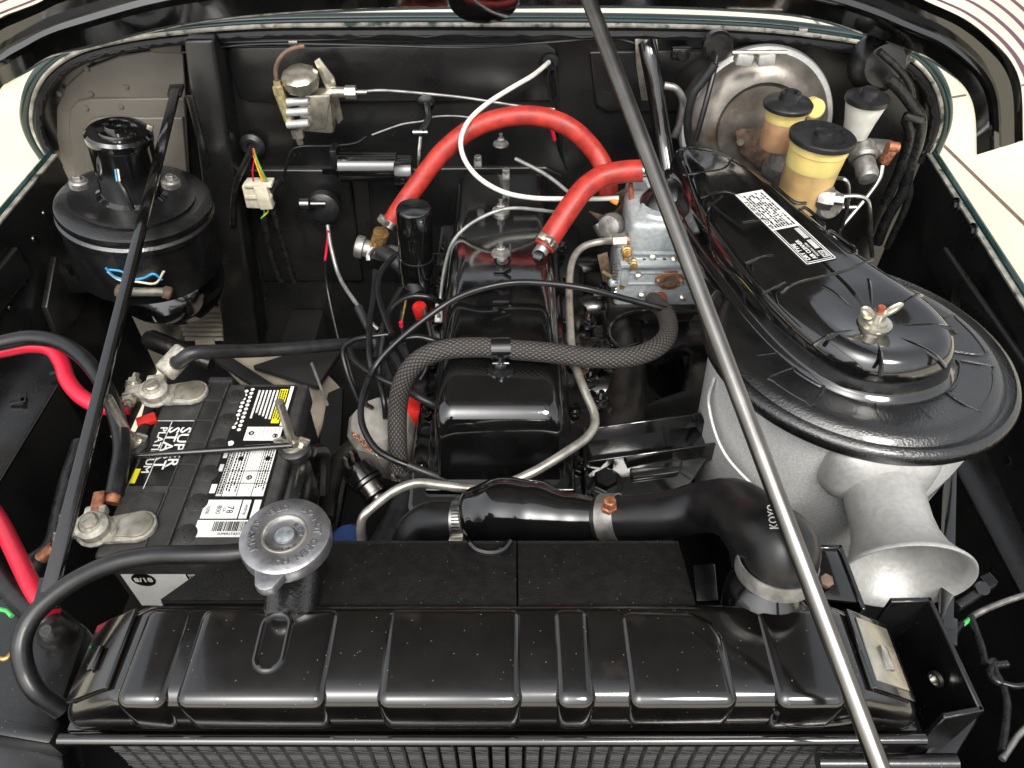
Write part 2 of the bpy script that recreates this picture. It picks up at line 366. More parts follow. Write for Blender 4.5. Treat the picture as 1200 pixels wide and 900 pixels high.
# vertical flange and pressed panels of the firewall
b = NB(); poly(b, [PY(x, y, FW - .06) for x, y in [(214, 46), (250, 46), (306, 410), (262, 410)]], V((0, .07, 0)), .006, 3); obj('firewall_flange', b, 'panel_black', body)
b = NB(); poly(b, [PY(x, y, FW - .062) for x, y in [(217, 112), (226, 112), (246, 190), (240, 200)]], V((0, .004, 0)), .0015); obj('flange_lip', b, 'satin_black', body)
def pressed(pts, d=.008, m='panel_black', bev=.004, name='pressed_panel'):
    b = NB(); poly(b, [PY(x, y, FW - d) for x, y in pts], V((0, d + .004, 0)), bev, 3); return obj(name, b, m, body)
pressed([(262, 62), (270, 55), (640, 50), (652, 58), (655, 110), (646, 120), (292, 121), (280, 114)])
pressed([(285, 205), (291, 199), (398, 199), (410, 206), (425, 330), (308, 330)], .009)
pressed([(430, 205), (440, 198), (640, 196), (660, 206), (668, 330), (440, 330)], .006)
pressed([(690, 60), (840, 58), (850, 66), (856, 120), (846, 132), (710, 132), (698, 124)], .006)
b = NB(); tube(b, [PY(212, 62, FW - .03), PY(300, 52, FW - .03), PY(430, 53, FW - .03), PY(550, 56, FW - .03), PY(640, 50, FW - .03), PY(720, 46, FW - .03), PY(770, 60, FW - .03)], .0017, 6, 6); obj('firewall_wire', b, 'hose_black', body)
b = NB(); tube(b, [PY(214, 51, FW - .03), PY(420, 45, FW - .03), PY(660, 36, FW - .03), PY(800, 36, FW - .03), PY(940, 45, FW - .03), PY(1010, 54, FW - .03), PY(1050, 72, FW - .03), PY(1066, 105, FW - .03)], .0026, 6, 6); obj('washer_pipe', b, 'hose_black', body)
for x in (344, 668, 940): 
    b = NB(); cyl(b, PY(x - 5, 49 - (x - 344) * .03 + (5 if x > 900 else 0), FW - .03), PY(x + 5, 49 - (x - 344) * .03 + (5 if x > 900 else 0), FW - .03), .005, n=10); obj('pipe_clip', b, 'dull_steel', body)
# inner wings
for side, e0, e1, zE, xl, zl, yb in ((-1, (62, 190), (0, 265), .93, -.632, .82, .80), (1, (1088, 186), (1200, 365), .93, .607, .75, .95)):
    a, c = PZ(*e0, zE), PZ(*e1, zE); d = (c - a).normalized(); far = a - d * .02; near = a + d * 1.25
    b = NB(); poly(b, [far, near, near - V((0, 0, .5)), far - V((0, 0, .5))], V((side * .004, 0, 0))); obj('inner_wing', b, 'panel_black', body, flat=True)
    b = NB(); n0 = V((side * .012, 0, .003)); tube(b, [far + n0, near + n0], .006, 8, smooth=False); obj('wing_edge', b, 'green_paint', body)
    b = NB(); box(b, (far + near) / 2 + V((side * .004, 0, .0025)), (.010, (near - far).length, .004), Matrix.Rotation(math.atan2(-d.x, d.y) + math.pi, 3, 'Z'), .001); obj('wing_flange', b, 'bare_edge', body)
    xo = a.x - side * .002
    b = NB(); poly(b, [V((xo, yb, zl)), V((xo, -.1, zl)), V((xl, -.1, zl - .01)), V((xl, yb - .06, zl - .01)), V((xl + side * .03, yb, zl))], V((0, 0, -.006)), .0025); obj('wing_ledge', b, 'satin_black', body)
    b = NB(); poly(b, [V((xl, yb - .06, zl - .01)), V((xl, -.1, zl - .01)), V((xl, -.1, .4)), V((xl, yb - .06, .4))], V((side * .004, 0, 0))); obj('ledge_side', b, 'panel_black', body)
c = PZ(20, 470, .8225)
for dx, dy in ((0, 0), (.03, .055)):
    b = NB(); box(b, c + V((dx, dy, 0)), (.018, .006, .002), Matrix.Rotation(.4, 3, 'Z')); box(b, c + V((dx + .005, dy + .008, 0)), (.006, .02, .002), Matrix.Rotation(.4, 3, 'Z')); obj('pressed_mark', b, 'satin_black', body)
for x, y in ((20, 300), (30, 330), (12, 360), (40, 280), (52, 250), (25, 390)):
    b = NB(); lathe(b, PX(x, y, -.752), (1, 0, 0), [(.006, 0), (.005, .002), (.002, .0025)], 12); obj('wing_rivet', b, 'satin_black', body)
for x, y in ((1130, 330), (1150, 420), (1170, 480), (1140, 270), (1185, 540), (1120, 240)):
    b = NB(); hexn(b, PX(x, y, .655), (-1, 0, 0), .007, .005); lathe(b, PX(x, y, .655), (-1, 0, 0), [(.011, -.001), (.011, .001)], 16); obj('wing_bolt', b, 'satin_black', body)
for y0, y1 in ((.55, .95), (.30, .52)):
    for s_, xx in ((-1, -.7515), (1, .655)):
        b = NB(); box(b, (xx, (y0 + y1) / 2, .87), (.010, y1 - y0, .05), None, .004, 3); obj('wing_pressing', b, 'panel_black', body)
b = NB(); poly(b, [PX(x, y, -.74) for x, y in ((66, 300), (100, 352), (92, 372), (70, 398), (55, 360))], V((-.01, 0, 0)), .002); obj('wing_gusset', b, 'panel_black', body)
# frame rails, and an added black sheet keeping the gaps below dark
b = NB(); box(b, (0, .6, .42), (1.5, 1.4, .01)); obj('dark_underlay', b, 'chassis_black', body)
for x in (-.42, .36):
    b = NB(); box(b, (x, .6, .52), (.07, 1.2, .1), bev=.008); obj('frame_rail', b, 'chassis_black', body)
b = NB(); poly(b, [PZ(x, y, .62) for x, y in [(250, 415), (352, 405), (400, 455), (368, 520), (380, 590), (330, 500)]], V((0, 0, -.01)), .002); obj('sunlit_ground_plate', b, 'cream_panel', body)  # added beige plates standing in for sunlit ground and metal glimpsed below
b = NB(); poly(b, [PZ(x, y, .60) for x, y in [(228, 398), (250, 396), (256, 414), (232, 424)]], V((0, 0, -.01)), .002); obj('sunlit_ground_plate', b, 'cream_panel', body)
for L in ([(296, 428), (356, 408), (404, 404), (372, 452)], [(246, 418), (262, 412), (352, 470), (340, 478)], [(384, 460), (402, 452), (396, 590), (378, 600), (374, 520)]):
    b = NB(); poly(b, [PZ(x, y, .645) for x, y in L], V((0, 0, -.012)), .002); obj('chassis_strut', b, 'chassis_black', body)
for k in range(7):
    y = 363 + k * 5.6; b = NB(); p, q = PY(205 + k * 2, y, FW - .03), PY(284 + k * 1.5, y - .5, FW - .03)
    box(b, (p + q) / 2, ((q - p).length, .012, .0045), Matrix.Rotation(.5, 3, 'X'), .0012); obj('louvre_slat', b, 'cream_panel', body)
b = NB(); lathe(b, PY(212, 412, .98), (.9, -.3, -.2), [(.012, -.07), (.018, -.06), (.018, .02), (.014, .035), (.012, .06)], 20); obj('steering_joint', b, 'dark_grime', body)
# grommets
for x, y, r in ((296, 170, .021), (645, 73, .014), (800, 62, .012)):
    b = NB(); lathe(b, PY(x, y, FW - .012), (0, -1, 0), [(r, 0), (r, .004), (r * .7, .009), (r * .4, .009), (r * .35, .004)], 24); obj('grommet', b, 'rubber', body)
# front cross panel left, radiator side bracket right
b = NB(); poly(b, [PZ(x, y, .93) for x, y in [(-40, 700), (60, 700), (102, 735), (66, 842), (76, 900), (60, 960), (-40, 960)]], V((0, 0, -.05)), .004); obj('front_panel', b, 'satin_black', body)
b = NB(); box(b, PZ(20, 862, .945), (.075, .012, .03), Matrix.Rotation(-.15, 3, 'Z'), .003); obj('front_panel', b, 'satin_black', body)
b = NB(); lathe(b, PZ(62, 742, .945), (0, -.3, 1), [(.014, -.02), (.014, 0), (.010, .008), (.005, .012)], 14); obj('body_mount', b, 'dark_grime', body)
b = NB(); cyl(b, PZ(958, 893, .985), PZ(1120, 893, .985), .006, n=10); obj('front_edge', b, 'satin_black', body)
b = NB(); box(b, (0, .075, .68), (1.25, .02, .60), None, .006); obj('front_grille', b, 'satin_black', body)
# U bracket beside radiator
zt = 1.02
def sheet(pts, h, th=.003, m='gloss_black', name='bracket', parent=None, z=None):
    """vertical sheet metal strip following a plan polyline"""
    b = NB(); P = [V(p) for p in pts]
    for i in range(len(P) - 1):
        t = (P[i + 1] - P[i]); t.z = 0; t.normalize(); s = V((-t.y, t.x, 0)) * th / 2; e = t * th * .4
        q0, q1 = P[i] - e, P[i + 1] + e
        vs = [q0 - s, q1 - s, q1 + s, q0 + s]
        poly(b, vs, V((0, 0, -h)), .0008, 1)
    return obj(name, b, m, parent)
br = root('radiator_bracket', 'black folded steel bracket beside the right end of the radiator', 'bracket', PZ(1090, 800, .9))
sheet([PZ(1046, 703, zt), PZ(1090, 702, zt), PZ(1150, 830, zt), PZ(1108, 838, zt)], .085, .004, 'satin_black', 'bracket_sheet', br)
hp = PZ(1128, 790, zt).x - .006; hq = PX(1096, 796, hp); b = NB(); lathe(b, hq, (-1, -.35, 0), [(.0062, -.002), (.0062, .0012), (.0045, .0012), (.0042, -.001)], 20); obj('bolt_hole', b, 'steel', br)
b = NB(); poly(b, [PZ(x, y, .955) for x, y in [(1105, 845), (1150, 838), (1110, 905), (1070, 905)]], V((0, 0, -.02)), .004); obj('bracket_foot', b, 'satin_black', br)

# ================================================================== HOOD
hood = root('car_hood', 'open dark green hood, black underside with rounded rear rim above the engine bay', 'hood', (0, 1.1, 1.25))
INN = [(-30, 160), (0, 108), (12, 98), (32, 84), (62, 66), (105, 55), (200, 32), (300, 19), (450, 11), (600, 9), (760, 9), (880, 14), (950, 22), (1005, 38), (1052, 55), (1082, 66), (1112, 86), (1132, 108), (1141, 135), (1143, 182)]
OUT = [(-70, 120), (-30, 45), (0, 21), (22, 12), (45, 3), (75, -12), (180, -45), (300, -60), (450, -66), (600, -68), (760, -66), (880, -60), (960, -45), (1030, -25), (1085, 1), (1130, 22), (1160, 45), (1185, 72), (1197, 105), (1199, 165)]
def dens(L, n=5): return [(p.x, p.y) for p in cat([V((x, y, 0)) for x, y in L], n)]
I2, O2 = dens(INN), dens(OUT); b = NB(); rings = []
for t, Y in ((-.02, 1.15), (0, 1.12), (.03, 1.105), (.30, 1.095), (.36, 1.075), (.40, 1.072), (.50, 1.075), (.55, 1.09), (.82, 1.085), (.95, 1.07), (1, 1.05), (1.01, 1.09)):
    rings.append([b.verts.new(PY(i[0] * (1 - t) + o[0] * t, i[1] * (1 - t) + o[1] * t, Y)) for i, o in zip(I2, O2)])
for r0, r1 in zip(rings, rings[1:]):
    for k in range(len(r0) - 1): b.faces.new((r0[k], r0[k + 1], r1[k + 1], r1[k]))
obj('hood_rim', b, 'gloss_black', hood, ang=25)
HD = V((0, -.48, .877)); base = [PY(x, y, 1.055) for x, y in O2 if y < -6]
b = NB(); rr = []
for k in range(5): rr.append([b.verts.new(V((p.x * (1 + .085 * k), p.y, p.z)) + HD * (k * .285)) for p in base])
r2 = [[b.verts.new(v.co + V((0, .03, .012))) for v in r] for r in rr]
for R_ in (rr, r2):
    for a, c in zip(R_, R_[1:]):
        for k in range(len(a) - 1): b.faces.new((a[k], a[k + 1], c[k + 1], c[k]))
obj('hood_skin', b, 'panel_black', hood)
b = NB(); lathe(b, PY(566, -6, 1.06), (0, -.8, -.6), [(.05, -.02), (.05, .004), (.044, .012), (.02, .016)], 32); obj('hood_stop', b, 'gloss_black', hood)

# ================================================================== PROP ROD, SUPPORT RODS
A, B = PD(1030, 897, .45), PD(690, 0, .60); dirn = (B - A).normalized(); endp = B + dirn * .34; st = A - dirn * .03
rod = root('hood_prop_rod', 'long polished steel hood prop rod slanting across the engine bay', 'rod', st)
b = NB(); cyl(b, st, endp, .0061, n=24); obj('rod_bar', b, 'chrome', rod)
b = NB(); tube(b, [endp, endp + V((.01, .015, .02)), endp + V((-.005, .03, .045))], .006, 10); obj('rod_hook', b, 'chrome', rod)
def brace(name, label, p, q, w):
    d = (q - p).normalized(); x, y, z = basis(d); R3 = Matrix((x, y, z)).transposed()
    o = root(name, label, 'support rod', q)
    b = NB(); box(b, (p + q) / 2, (w, w * .55, (q - p).length), R3, .0012); obj('rod_bar', b, 'gloss_black', o)
    for e in (p, q):
        b = NB(); box(b, e, (w * 1.6, w * .4, .03), R3, .001); hexn(b, e - y * w * .3, -y, w * .55, .006); obj('rod_end', b, 'satin_black', o)
brace('support_rod', 'thin black support rod running past the battery to the blower side of the firewall', PY(206, 106, 1.15), PZ(58, 695, .95), .0135)
brace('support_rod', 'thin black support rod behind the round air cleaner canister', PY(1122, 255, 1.1), V((.40, .33, .90)), .012)

# ================================================================== RADIATOR
rad = root('radiator', 'black ribbed radiator with wide top tank and vertical core tubes', 'radiator', (-.015, .235, .6))
ZT, ZL, YF, YB = 1.056, 1.010, .200, .274
b = NB(); poly(b, [V((x, YF, z)) for x, z in ((-.262, ZT), (.231, ZT), (.284, ZL + .012), (.284, ZL - .014), (-.312, ZL - .014), (-.312, ZL + .012))], V((0, YB - YF, 0)), .012, 4)
obj('top_tank', b, 'tank_black', rad)
def fx(px): return (px - 600) / FPX * .4966
for p0, p1, kind in ((138, 199, 0), (207, 384, 0), (441, 613, 0), (650, 699, 0), (735, 864, 1), (906, 992, 0)):
    b = NB(); x0, x1 = fx(p0), fx(p1)
    if kind: poly(b, [V((x, y, 1.02)) for x, y in ((x0, YF - .003), (x1, YF - .003), (x1, .246), (x1 - .006, .258), (x1 - .02, .265), (x0, .266))], V((0, 0, ZT + .0032 - 1.02)), .0085, 5)
    else: box(b, ((x0 + x1) / 2, (YF - .003 + .268) / 2, (1.012 + ZT + .0032) / 2), (x1 - x0, .268 - YF + .003, ZT + .0032 - 1.012), bev=.0085, seg=5)
    obj('raised_panel', b, 'tank_black', rad)
b = NB(); c = PZ(320, 752, ZT + .0035); ring = [V((c.x + math.cos(a) * .0095 + .0, c.y + math.sin(a) * .0095 + (.011 if math.sin(a) > 0 else -.011), c.z)) for a in [2 * math.pi * k / 28 for k in range(29)]]
tube(b, ring, .0022, 8, smooth=False, caps=False); obj('embossed_oval', b, 'tank_black', rad)
b = NB(); tube(b, [V((fx(905) + x, YF - .0015, 1.036 + z)) for x, z in ((.004, .006), (.008, -.008), (.03, -.014), (.056, -.008), (.062, .006))], .0018, 6); obj('embossed_arc', b, 'tank_black', rad)
for s, xa, xb in ((-1, -.262, -.312), (1, .231, .284)):
    b = NB(); mid = V(((xa + xb) / 2, (YF + YB) / 2 + .002, (ZT + ZL + .012) / 2)); ang = math.atan2(ZT - ZL - .012, abs(xb - xa))
    box(b, mid + V((s * .001, 0, .002)), (.046, .058, .004), Matrix.Rotation(s * ang, 3, 'Y'), .0018); obj('end_plate', b, 'tank_black', rad)
    if s > 0: b = NB(); box(b, mid + V((s * .002, 0, .0042)), (.034, .046, .002), Matrix.Rotation(s * ang, 3, 'Y'), .0008); obj('plate_reflection', b, 'zinc', rad)  # pale inset stands in for a reflection on the black end plate
    b = NB(); box(b, mid + V((s * .0035, -.004, .0055)), (.008, .018, .004), Matrix.Rotation(s * ang, 3, 'Y'), .0018); obj('plate_boss', b, 'steel' if s > 0 else 'tank_black', rad)
b = NB(); tube(b, [V((-.314, YF - .006, ZL - .003 + .0)), V((-.1, YF - .007, ZL - .002)), V((.1, YF - .0065, ZL - .003)), V((.286, YF - .006, ZL - .002))], .0042, 10, 10); obj('tank_seam', b, 'tank_black', rad)
b = NB(); box(b, (-.014, (YF + YB) / 2 + .004, ZL - .012), (.60, YB - YF + .006, .012), bev=.002); obj('header_plate', b, 'gloss_black', rad)
tubes = None; fins = None; NT = 46
for k in range(NT):
    x = -.30 + k * .575 / (NT - 1)
    if tubes is None:
        b = NB(); box(b, (x, YF + .034, .80), (.0030, .05, .40), bev=.0012, seg=1); tubes = obj('core_tube', b, 'satin_black', rad)
        b = NB()
        for j in range(34): box(b, (x + .0064, YF + .026 + random.uniform(-.0008, .0008), .992 - j * .0040), (.0096, .050, .0016), Matrix.Rotation(.30, 3, 'Y') @ Matrix.Rotation(-.35, 3, 'X'))
        fins = obj('fin_strip', b, 'dull_steel', rad); fins.data.materials[0] = M['fin_metal']; x_0 = x; t0, f0 = tubes.location.copy(), fins.location.copy()
    else:
        c = tubes.copy(); COL.objects.link(c); c.location = t0 + V((x - x_0, 0, 0))
        if k < NT - 1: c = fins.copy(); COL.objects.link(c); c.location = f0 + V((x - x_0, 0, 0))
b = NB(); box(b, (-.014, YF + .045, .80), (.60, .02, .38)); obj('core_back', b, 'chassis_black', rad)
# filler neck
CAPC = PZ(335, 630, 1.086)
b = NB(); lathe(b, CAPC - V((0, 0, .05)), (0, 0, 1), [(.022, 0), (.022, .036), (.027, .040), (.027, .046)], 28); cyl(b, CAPC - V((0, 0, .035)), V((CAPC.x + .004, .262, CAPC.z - .04)), .02, n=20); obj('filler_neck', b, 'crinkle_black', rad)
b = NB(); cyl(b, CAPC + V((-.02, 0, -.018)), CAPC + V((-.05, -.004, -.016)), .0055, n=12); obj('overflow_spout', b, 'satin_black', rad)
# outlet neck
NK = PZ(905, 677, 1.066)
b = NB(); lathe(b, NK - V((0, 0, .02)), (0, .25, 1), [(.030, -.03), (.030, 0), (.0275, .008), (.0235, .014), (.0225, .018), (.0225, .05)], 28); obj('inlet_neck', b, 'gloss_black', rad)

b = NB(); lathe(b, CAPC, (0, 0, 1), [(.0305, -.009), (.0325, -.008), (.0330, 0), (.0322, .0035), (.030, .0052), (.0165, .0056), (.0155, .0050), (.0135, .0016), (.0085, .0012), (.0075, .0035), (.005, .0042)], 56); cap = obj('filler_cap', b, 'cap_metal', rad); cap['label'] = 'round grey metal radiator cap with raised lettering and grip ear'
ear = V((math.cos(math.radians(-98)), math.sin(math.radians(-98)), 0)); e2 = V((-ear.y, ear.x, 0))
b = NB(); P = [CAPC + ear * a + e2 * w for a, w in ((.024, -.014), (.031, -.011), (.037, -.0085), (.042, -.0065), (.0445, -.002), (.0445, .002), (.042, .0065), (.037, .0085), (.031, .011), (.024, .014))]
poly(b, [p + V((0, 0, .0035)) for p in P], V((0, 0, -.009)), .0015, 2); obj('cap_ear', b, 'cap_metal', cap)
b = NB(); tube(b, [CAPC + V((math.cos(a) * .0155, math.sin(a) * .0155, .0055)) for a in [2 * math.pi * k / 40 for k in range(41)]], .0011, 6, smooth=False, caps=False); obj('cap_ring', b, 'zinc', cap)
b = NB(); lathe(b, CAPC + V((0, 0, .0012)), (0, 0, 1), [(.0072, 0), (.0068, .0032), (.004, .0042)], 24); obj('cap_rivet', b, 'cap_rivet_metal', cap)
def arc_text(s, c, r, a0, step, size, inward, m, parent, z):
    for i, ch in enumerate(s):
        if ch == ' ': continue
        a = math.radians(a0 + step * i); rad_ = V((math.cos(a), math.sin(a), 0)); tan = V((-rad_.y, rad_.x, 0))
        X = tan if inward else -tan
        text(ch, size, frame(c + rad_ * r + V((0, 0, z)), X, (0, 0, 1)), m, parent, ext=.0005, bold=.0002)
arc_text('DO NOT OPEN HOT', CAPC, .0235, 62, -11.5, .0072, False, 'cap_letters', cap, .0055)
arc_text('OPEN SLOWLY', CAPC, .0235, 100, 11.5, .0072, True, 'cap_letters', cap, .0055)
arc_text('MOTORAD', CAPC, .0112, 60, -26, .0036, False, 'cap_letters', cap, .0017)
hose('overflow_hose', 'black rubber overflow hose looping from the radiator cap neck to the tank corner', 'hose',
     [CAPC + V((-.025, 0, -.017)), PZ(265, 649, 1.07), PZ(215, 650, 1.068), PZ(178, 651, 1.065), PZ(133, 660, 1.06), PZ(89, 680, 1.05), PZ(53, 707, 1.04), PZ(33, 731, 1.033), PZ(25, 758, 1.025), PZ(30, 787, 1.012), PZ(44, 811, 1.0), PZ(72, 832, .98)], .0071, 'hose_black', seg=16)
# fan shroud
sh = root('fan_shroud', 'rough black fan shroud top strip behind the radiator tank', 'fan shroud', (-.02, .3, .95))
for x0, x1 in ((-.176, .0035), (.0045, .135)):
    b = NB(); poly(b, [V((x0, .272, 1.047)), V((x1, .272, 1.047)), V((x1, .338, 1.030)), V((x0, .338, 1.030))], V((0, 0, -.004)), .001); obj('shroud_panel', b, 'felt_black', sh)
    b = NB(); poly(b, [V((x0, .338, 1.029)), V((x1, .338, 1.029)), V((x1, .345, .90)), V((x0, .345, .90))], V((0, .003, 0))); obj('shroud_back', b, 'felt_black', sh)
b = NB(); poly(b, [V((-.258, .277, 1.050)), V((-.177, .277, 1.050)), V((-.177, .335, 1.035)), V((-.218, .335, 1.035))], V((0, 0, -.004)), .001); obj('shroud_wing', b, 'felt_black', sh)
b = NB(); poly(b, [V((-.258, .277, 1.046)), V((-.177, .277, 1.046)), V((-.177, .277, .9)), V((-.258, .277, .9))], V((0, .003, 0))); obj('shroud_wing', b, 'chassis_black', sh)
b = NB(); tube(b, [PZ(x, y, 1.034) for x, y in ((551, 637), (560, 645), (576, 648), (590, 644), (598, 634))], .003, 8); obj('shroud_notch', b, 'gloss_black', sh)
sheet([PZ(955, 640, 1.02), PZ(985, 640, 1.02), PZ(1012, 712, 1.02)], .05, .004, 'gloss_black', 'shroud_ear', sh)
b = NB(); poly(b, [PZ(x, y, 1.018) for x, y in ((945, 640), (983, 640), (1008, 706), (968, 702))], V((0, 0, -.004)), .001); obj('shroud_ear', b, 'gloss_black', sh)
b = NB(); hexn(b, PZ(966, 682, 1.022), (0, -.3, 1), .006, .006); obj('shroud_bolt', b, 'rust_brown', sh)
b = NB(); poly(b, [PZ(x, y, 1.0) for x, y in ((812, 662), (838, 660), (842, 704), (816, 704))], V((0, 0, -.004)), .001); obj('shroud_tab', b, 'satin_black', sh)
# ================================================================== ENGINE
XC, ZV = -.014, .952
eng = root('engine', 'black six cylinder engine block with long glossy valve cover', 'engine', (XC, .8, .5))
def xs_loft(bm, prof, ys, insets):
    """profile (x,z) closed, lofted along y; insets shrink it"""
    rings = []
    for y, s, dz in zip(ys, insets, [0] * len(ys)):
        rings.append([bm.verts.new((XC + x * (1 - s * .35), y, .84 + (z - .84) * (1 - s))) for x, z in prof])
    n = len(prof)
    for a, c in zip(rings, rings[1:]):
        for i in range(n): bm.faces.new((a[i], a[(i + 1) % n], c[(i + 1) % n], c[i]))
    bm.faces.new(list(reversed(rings[0]))); bm.faces.new(rings[-1])
prof = [(-.079, .838)]
for k in range(9):
    a = math.radians(180 - 90 * k / 8); prof.append((-.073 + .024 + .024 * math.cos(a), ZV - .024 + .024 * math.sin(a)))
for k in range(9):
    a = math.radians(90 - 90 * k / 8); prof.append((.073 - .024 + .024 * math.cos(a), ZV - .024 + .024 * math.sin(a)))
prof.append((.079, .838))
b = NB(); ys = [.548]; ins = [.30]
for k in range(1, 9):
    a = math.radians(90 * k / 8); ys.append(.548 + .026 * (1 - math.cos(a)) + .0); ins.append(.30 * (1 - math.sin(a)))
ys += [1.06, 1.075, 1.085]; ins += [0, .06, .25]
xs_loft(b, prof, ys, ins); vc = obj('valve_cover', b, 'gloss_black', eng, ang=50)
b = NB(); box(b, (XC, .812, .836), (.178, .56, .012), bev=.004, seg=3); obj('cover_flange', b, 'gloss_black', vc)
text('TOYOTA', .034, frame((XC + .0, .79, ZV + .0006), (0, -1, 0), (0, 0, 1)), 'gloss_black', vc, ext=.0009, sx=1.15)
for x, y in ((587, 168), (587, 246), (587, 296)):
    p = PZ(x, y, ZV + .002); b = NB(); lathe(b, p, (0, 0, 1), [(.0135, -.002), (.0125, .001), (.007, .003), (.007, .0035)], 20); hexn(b, p + V((0, 0, .003)), (0, 0, 1), .0065, .006); cyl(b, p + V((0, 0, .008)), p + V((0, 0, .017)), .003, n=10); obj('cover_stud', b, 'dull_steel', vc)
p = PZ(587, 432, ZV + .001); b = NB(); lathe(b, p, (0, 0, 1), [(.0165, -.001), (.0155, .001), (.012, .002), (.012, .003), (.009, .003)], 24); hexn(b, p + V((0, 0, .003)), (0, 0, 1), .0075, .007); cyl(b, p + V((0, 0, .009)), p + V((0, 0, .02)), .0036, n=10); obj('cover_stud', b, 'gloss_black', vc)
for y in (.57, .66, .75, .84, .93, 1.02):
    for s in (-1, 1):
        b = NB(); hexn(b, (XC + s * .096, y, .836), (0, 0, 1), .008, .008); cyl(b, (XC + s * .096, y, .843), (XC + s * .096, y, .853), .004, n=8); obj('head_bolt', b, 'gloss_black', eng)
b = NB(); box(b, (XC + .01, .81, .78), (.24, .60, .105), bev=.01, seg=2); obj('cylinder_head', b, 'gloss_black', eng)
b = NB(); box(b, (XC, .82, .60), (.20, .58, .26), bev=.015); obj('engine_block', b, 'dark_grime', eng)
b = NB(); box(b, (XC + .005, .505, .74), (.15, .035, .20), bev=.01); obj('timing_cover', b, 'dark_grime', eng)
b = NB(); lathe(b, (XC, .47, .62), (0, -1, 0), [(.07, 0), (.07, .01), (.06, .015), (.06, .02), (.07, .025), (.07, .035), (.02, .035)], 32); obj('fan_pulley', b, 'satin_black', eng)
for k in range(6):
    a = math.radians(60 * k + 15); b = NB(); R3 = Matrix.Rotation(a, 3, 'Y') @ Matrix.Rotation(.5, 3, 'Z')
    box(b, V((XC + math.sin(a) * .13, .42, .70 + math.cos(a) * .13)), (.06, .003, .15), R3, .001); obj('fan_blade', b, 'chassis_black', eng)
# exhaust / intake manifold side on the right
b = NB(); tube(b, [V((.10, .60, .80)), V((.14, .66, .81)), V((.16, .78, .81)), V((.16, .92, .80)), V((.12, 1.0, .79))], .032, 14); obj('exhaust_manifold', b, 'dark_grime', eng)
for y in (.62, .72, .80, .90, 1.0):
    b = NB(); tube(b, [V((.08, y, .80)), V((.12, y, .815)), V((.17, y + .01, .80)), V((.20, y + .02, .76))], .022, 12); obj('manifold_runner', b, 'satin_black', eng)
b = NB(); poly(b, [PZ(x, y, .80) for x, y in ((700, 430), (745, 432), (755, 470), (800, 455), (812, 385), (842, 380), (850, 430), (846, 470), (820, 500), (700, 505))], V((0, 0, -.03)), .008, 3); obj('heat_riser', b, 'satin_black', eng)
b = NB(); poly(b, [PZ(x, y, .82) for x, y in ((690, 380), (850, 372), (858, 400), (800, 402), (780, 412), (700, 415))], V((0, 0, -.03)), .006, 3); obj('intake_rail', b, 'crinkle_black', eng)
b = NB(); cyl(b, PZ(733, 440, .815), PZ(748, 480, .79), .018, .015, n=18, bev=.002); obj('vacuum_port', b, 'dull_steel', eng)
for x, y in ((690, 378), (707, 340), (692, 445), (704, 470), (700, 412), (716, 430)):
    b = NB(); p = PZ(x, y, .838); lathe(b, p, (0, 0, 1), [(.012, -.004), (.012, 0), (.009, .001)], 14); hexn(b, p, (0, 0, 1), .008, .009); cyl(b, p + V((0, 0, .008)), p + V((0, 0, .018)), .004, n=8); obj('manifold_nut', b, 'gloss_black', eng)
b = NB(); tube(b, [PZ(x, y, .85) for x, y in ((790, 362), (745, 366), (718, 378), (714, 395), (728, 408), (750, 404))], .0035, 8); obj('vacuum_pipe', b, 'gloss_black', eng)
# lifting bracket with channel
lb = root('compressor_bracket', 'black channel bracket bolted between engine and silver canister', 'bracket', PZ(750, 530, .84))
sheet([PZ(690, 502, .868), PZ(820, 484, .868), PZ(846, 518, .868), PZ(690, 540, .868)], .032, .0035, 'gloss_black', 'bracket_channel', lb)
b = NB(); poly(b, [PZ(x, y, .845) for x, y in ((682, 500), (818, 490), (838, 520), (800, 580), (740, 582), (686, 588))], V((0, 0, -.006)), .002); obj('bracket_base', b, 'gloss_black', lb)
b = NB(); poly(b, [PZ(x, y, .852) for x, y in ((738, 548), (800, 546), (796, 553), (742, 560))], V((0, 0, -.006)), .0015); obj('bracket_rib', b, 'satin_black', lb)
p = PZ(709, 567, .850); b = NB(); lathe(b, p, (0, -.1, 1), [(.022, -.004), (.0215, .001), (.014, .002)], 28); hexn(b, p + V((0, 0, .001)), (0, -.1, 1), .0145, .014); obj('bracket_bolt', b, 'gloss_black', lb)
p = PZ(862, 545, .83); b = NB(); cyl(b, p, p + V((.03, -.015, .01)), .005, n=12); lathe(b, p + V((.012, -.006, .004)), (.03, -.015, .01), [(.009, 0), (.009, .008)], 6); obj('bracket_screw', b, 'steel', lb)
# thermostat housing, top hose
th = root('thermostat_housing', 'black cast thermostat housing at the front of the engine', 'housing', PZ(620, 610, .88))
b = NB(); tube(b, [PZ(x, y, z) for x, y, z in ((535, 612, .925), (560, 606, .935), (590, 602, .945), (625, 604, .955), (665, 607, .965), (706, 608, .972))], 0, 24, 8, radii=[.012, .030, .036, .033, .024, .019]); obj('housing_body', b, 'gloss_black', th)
b = NB(); lathe(b, PZ(600, 590, .90), (0, .2, 1), [(.05, -.06), (.05, -.01), (.03, .01)], 24); obj('housing_base', b, 'satin_black', th)
b = NB(); lathe(b, PZ(562, 608, .935), PZ(562, 608, .935) - PZ(540, 612, .928), [(.024, -.004), (.027, 0), (.027, .006), (.022, .01)], 24); obj('housing_rim', b, 'crinkle_black', th)
by = root('bypass_hose', 'short black elbow hose clamped to the thermostat housing', 'hose', PZ(500, 620, .9))
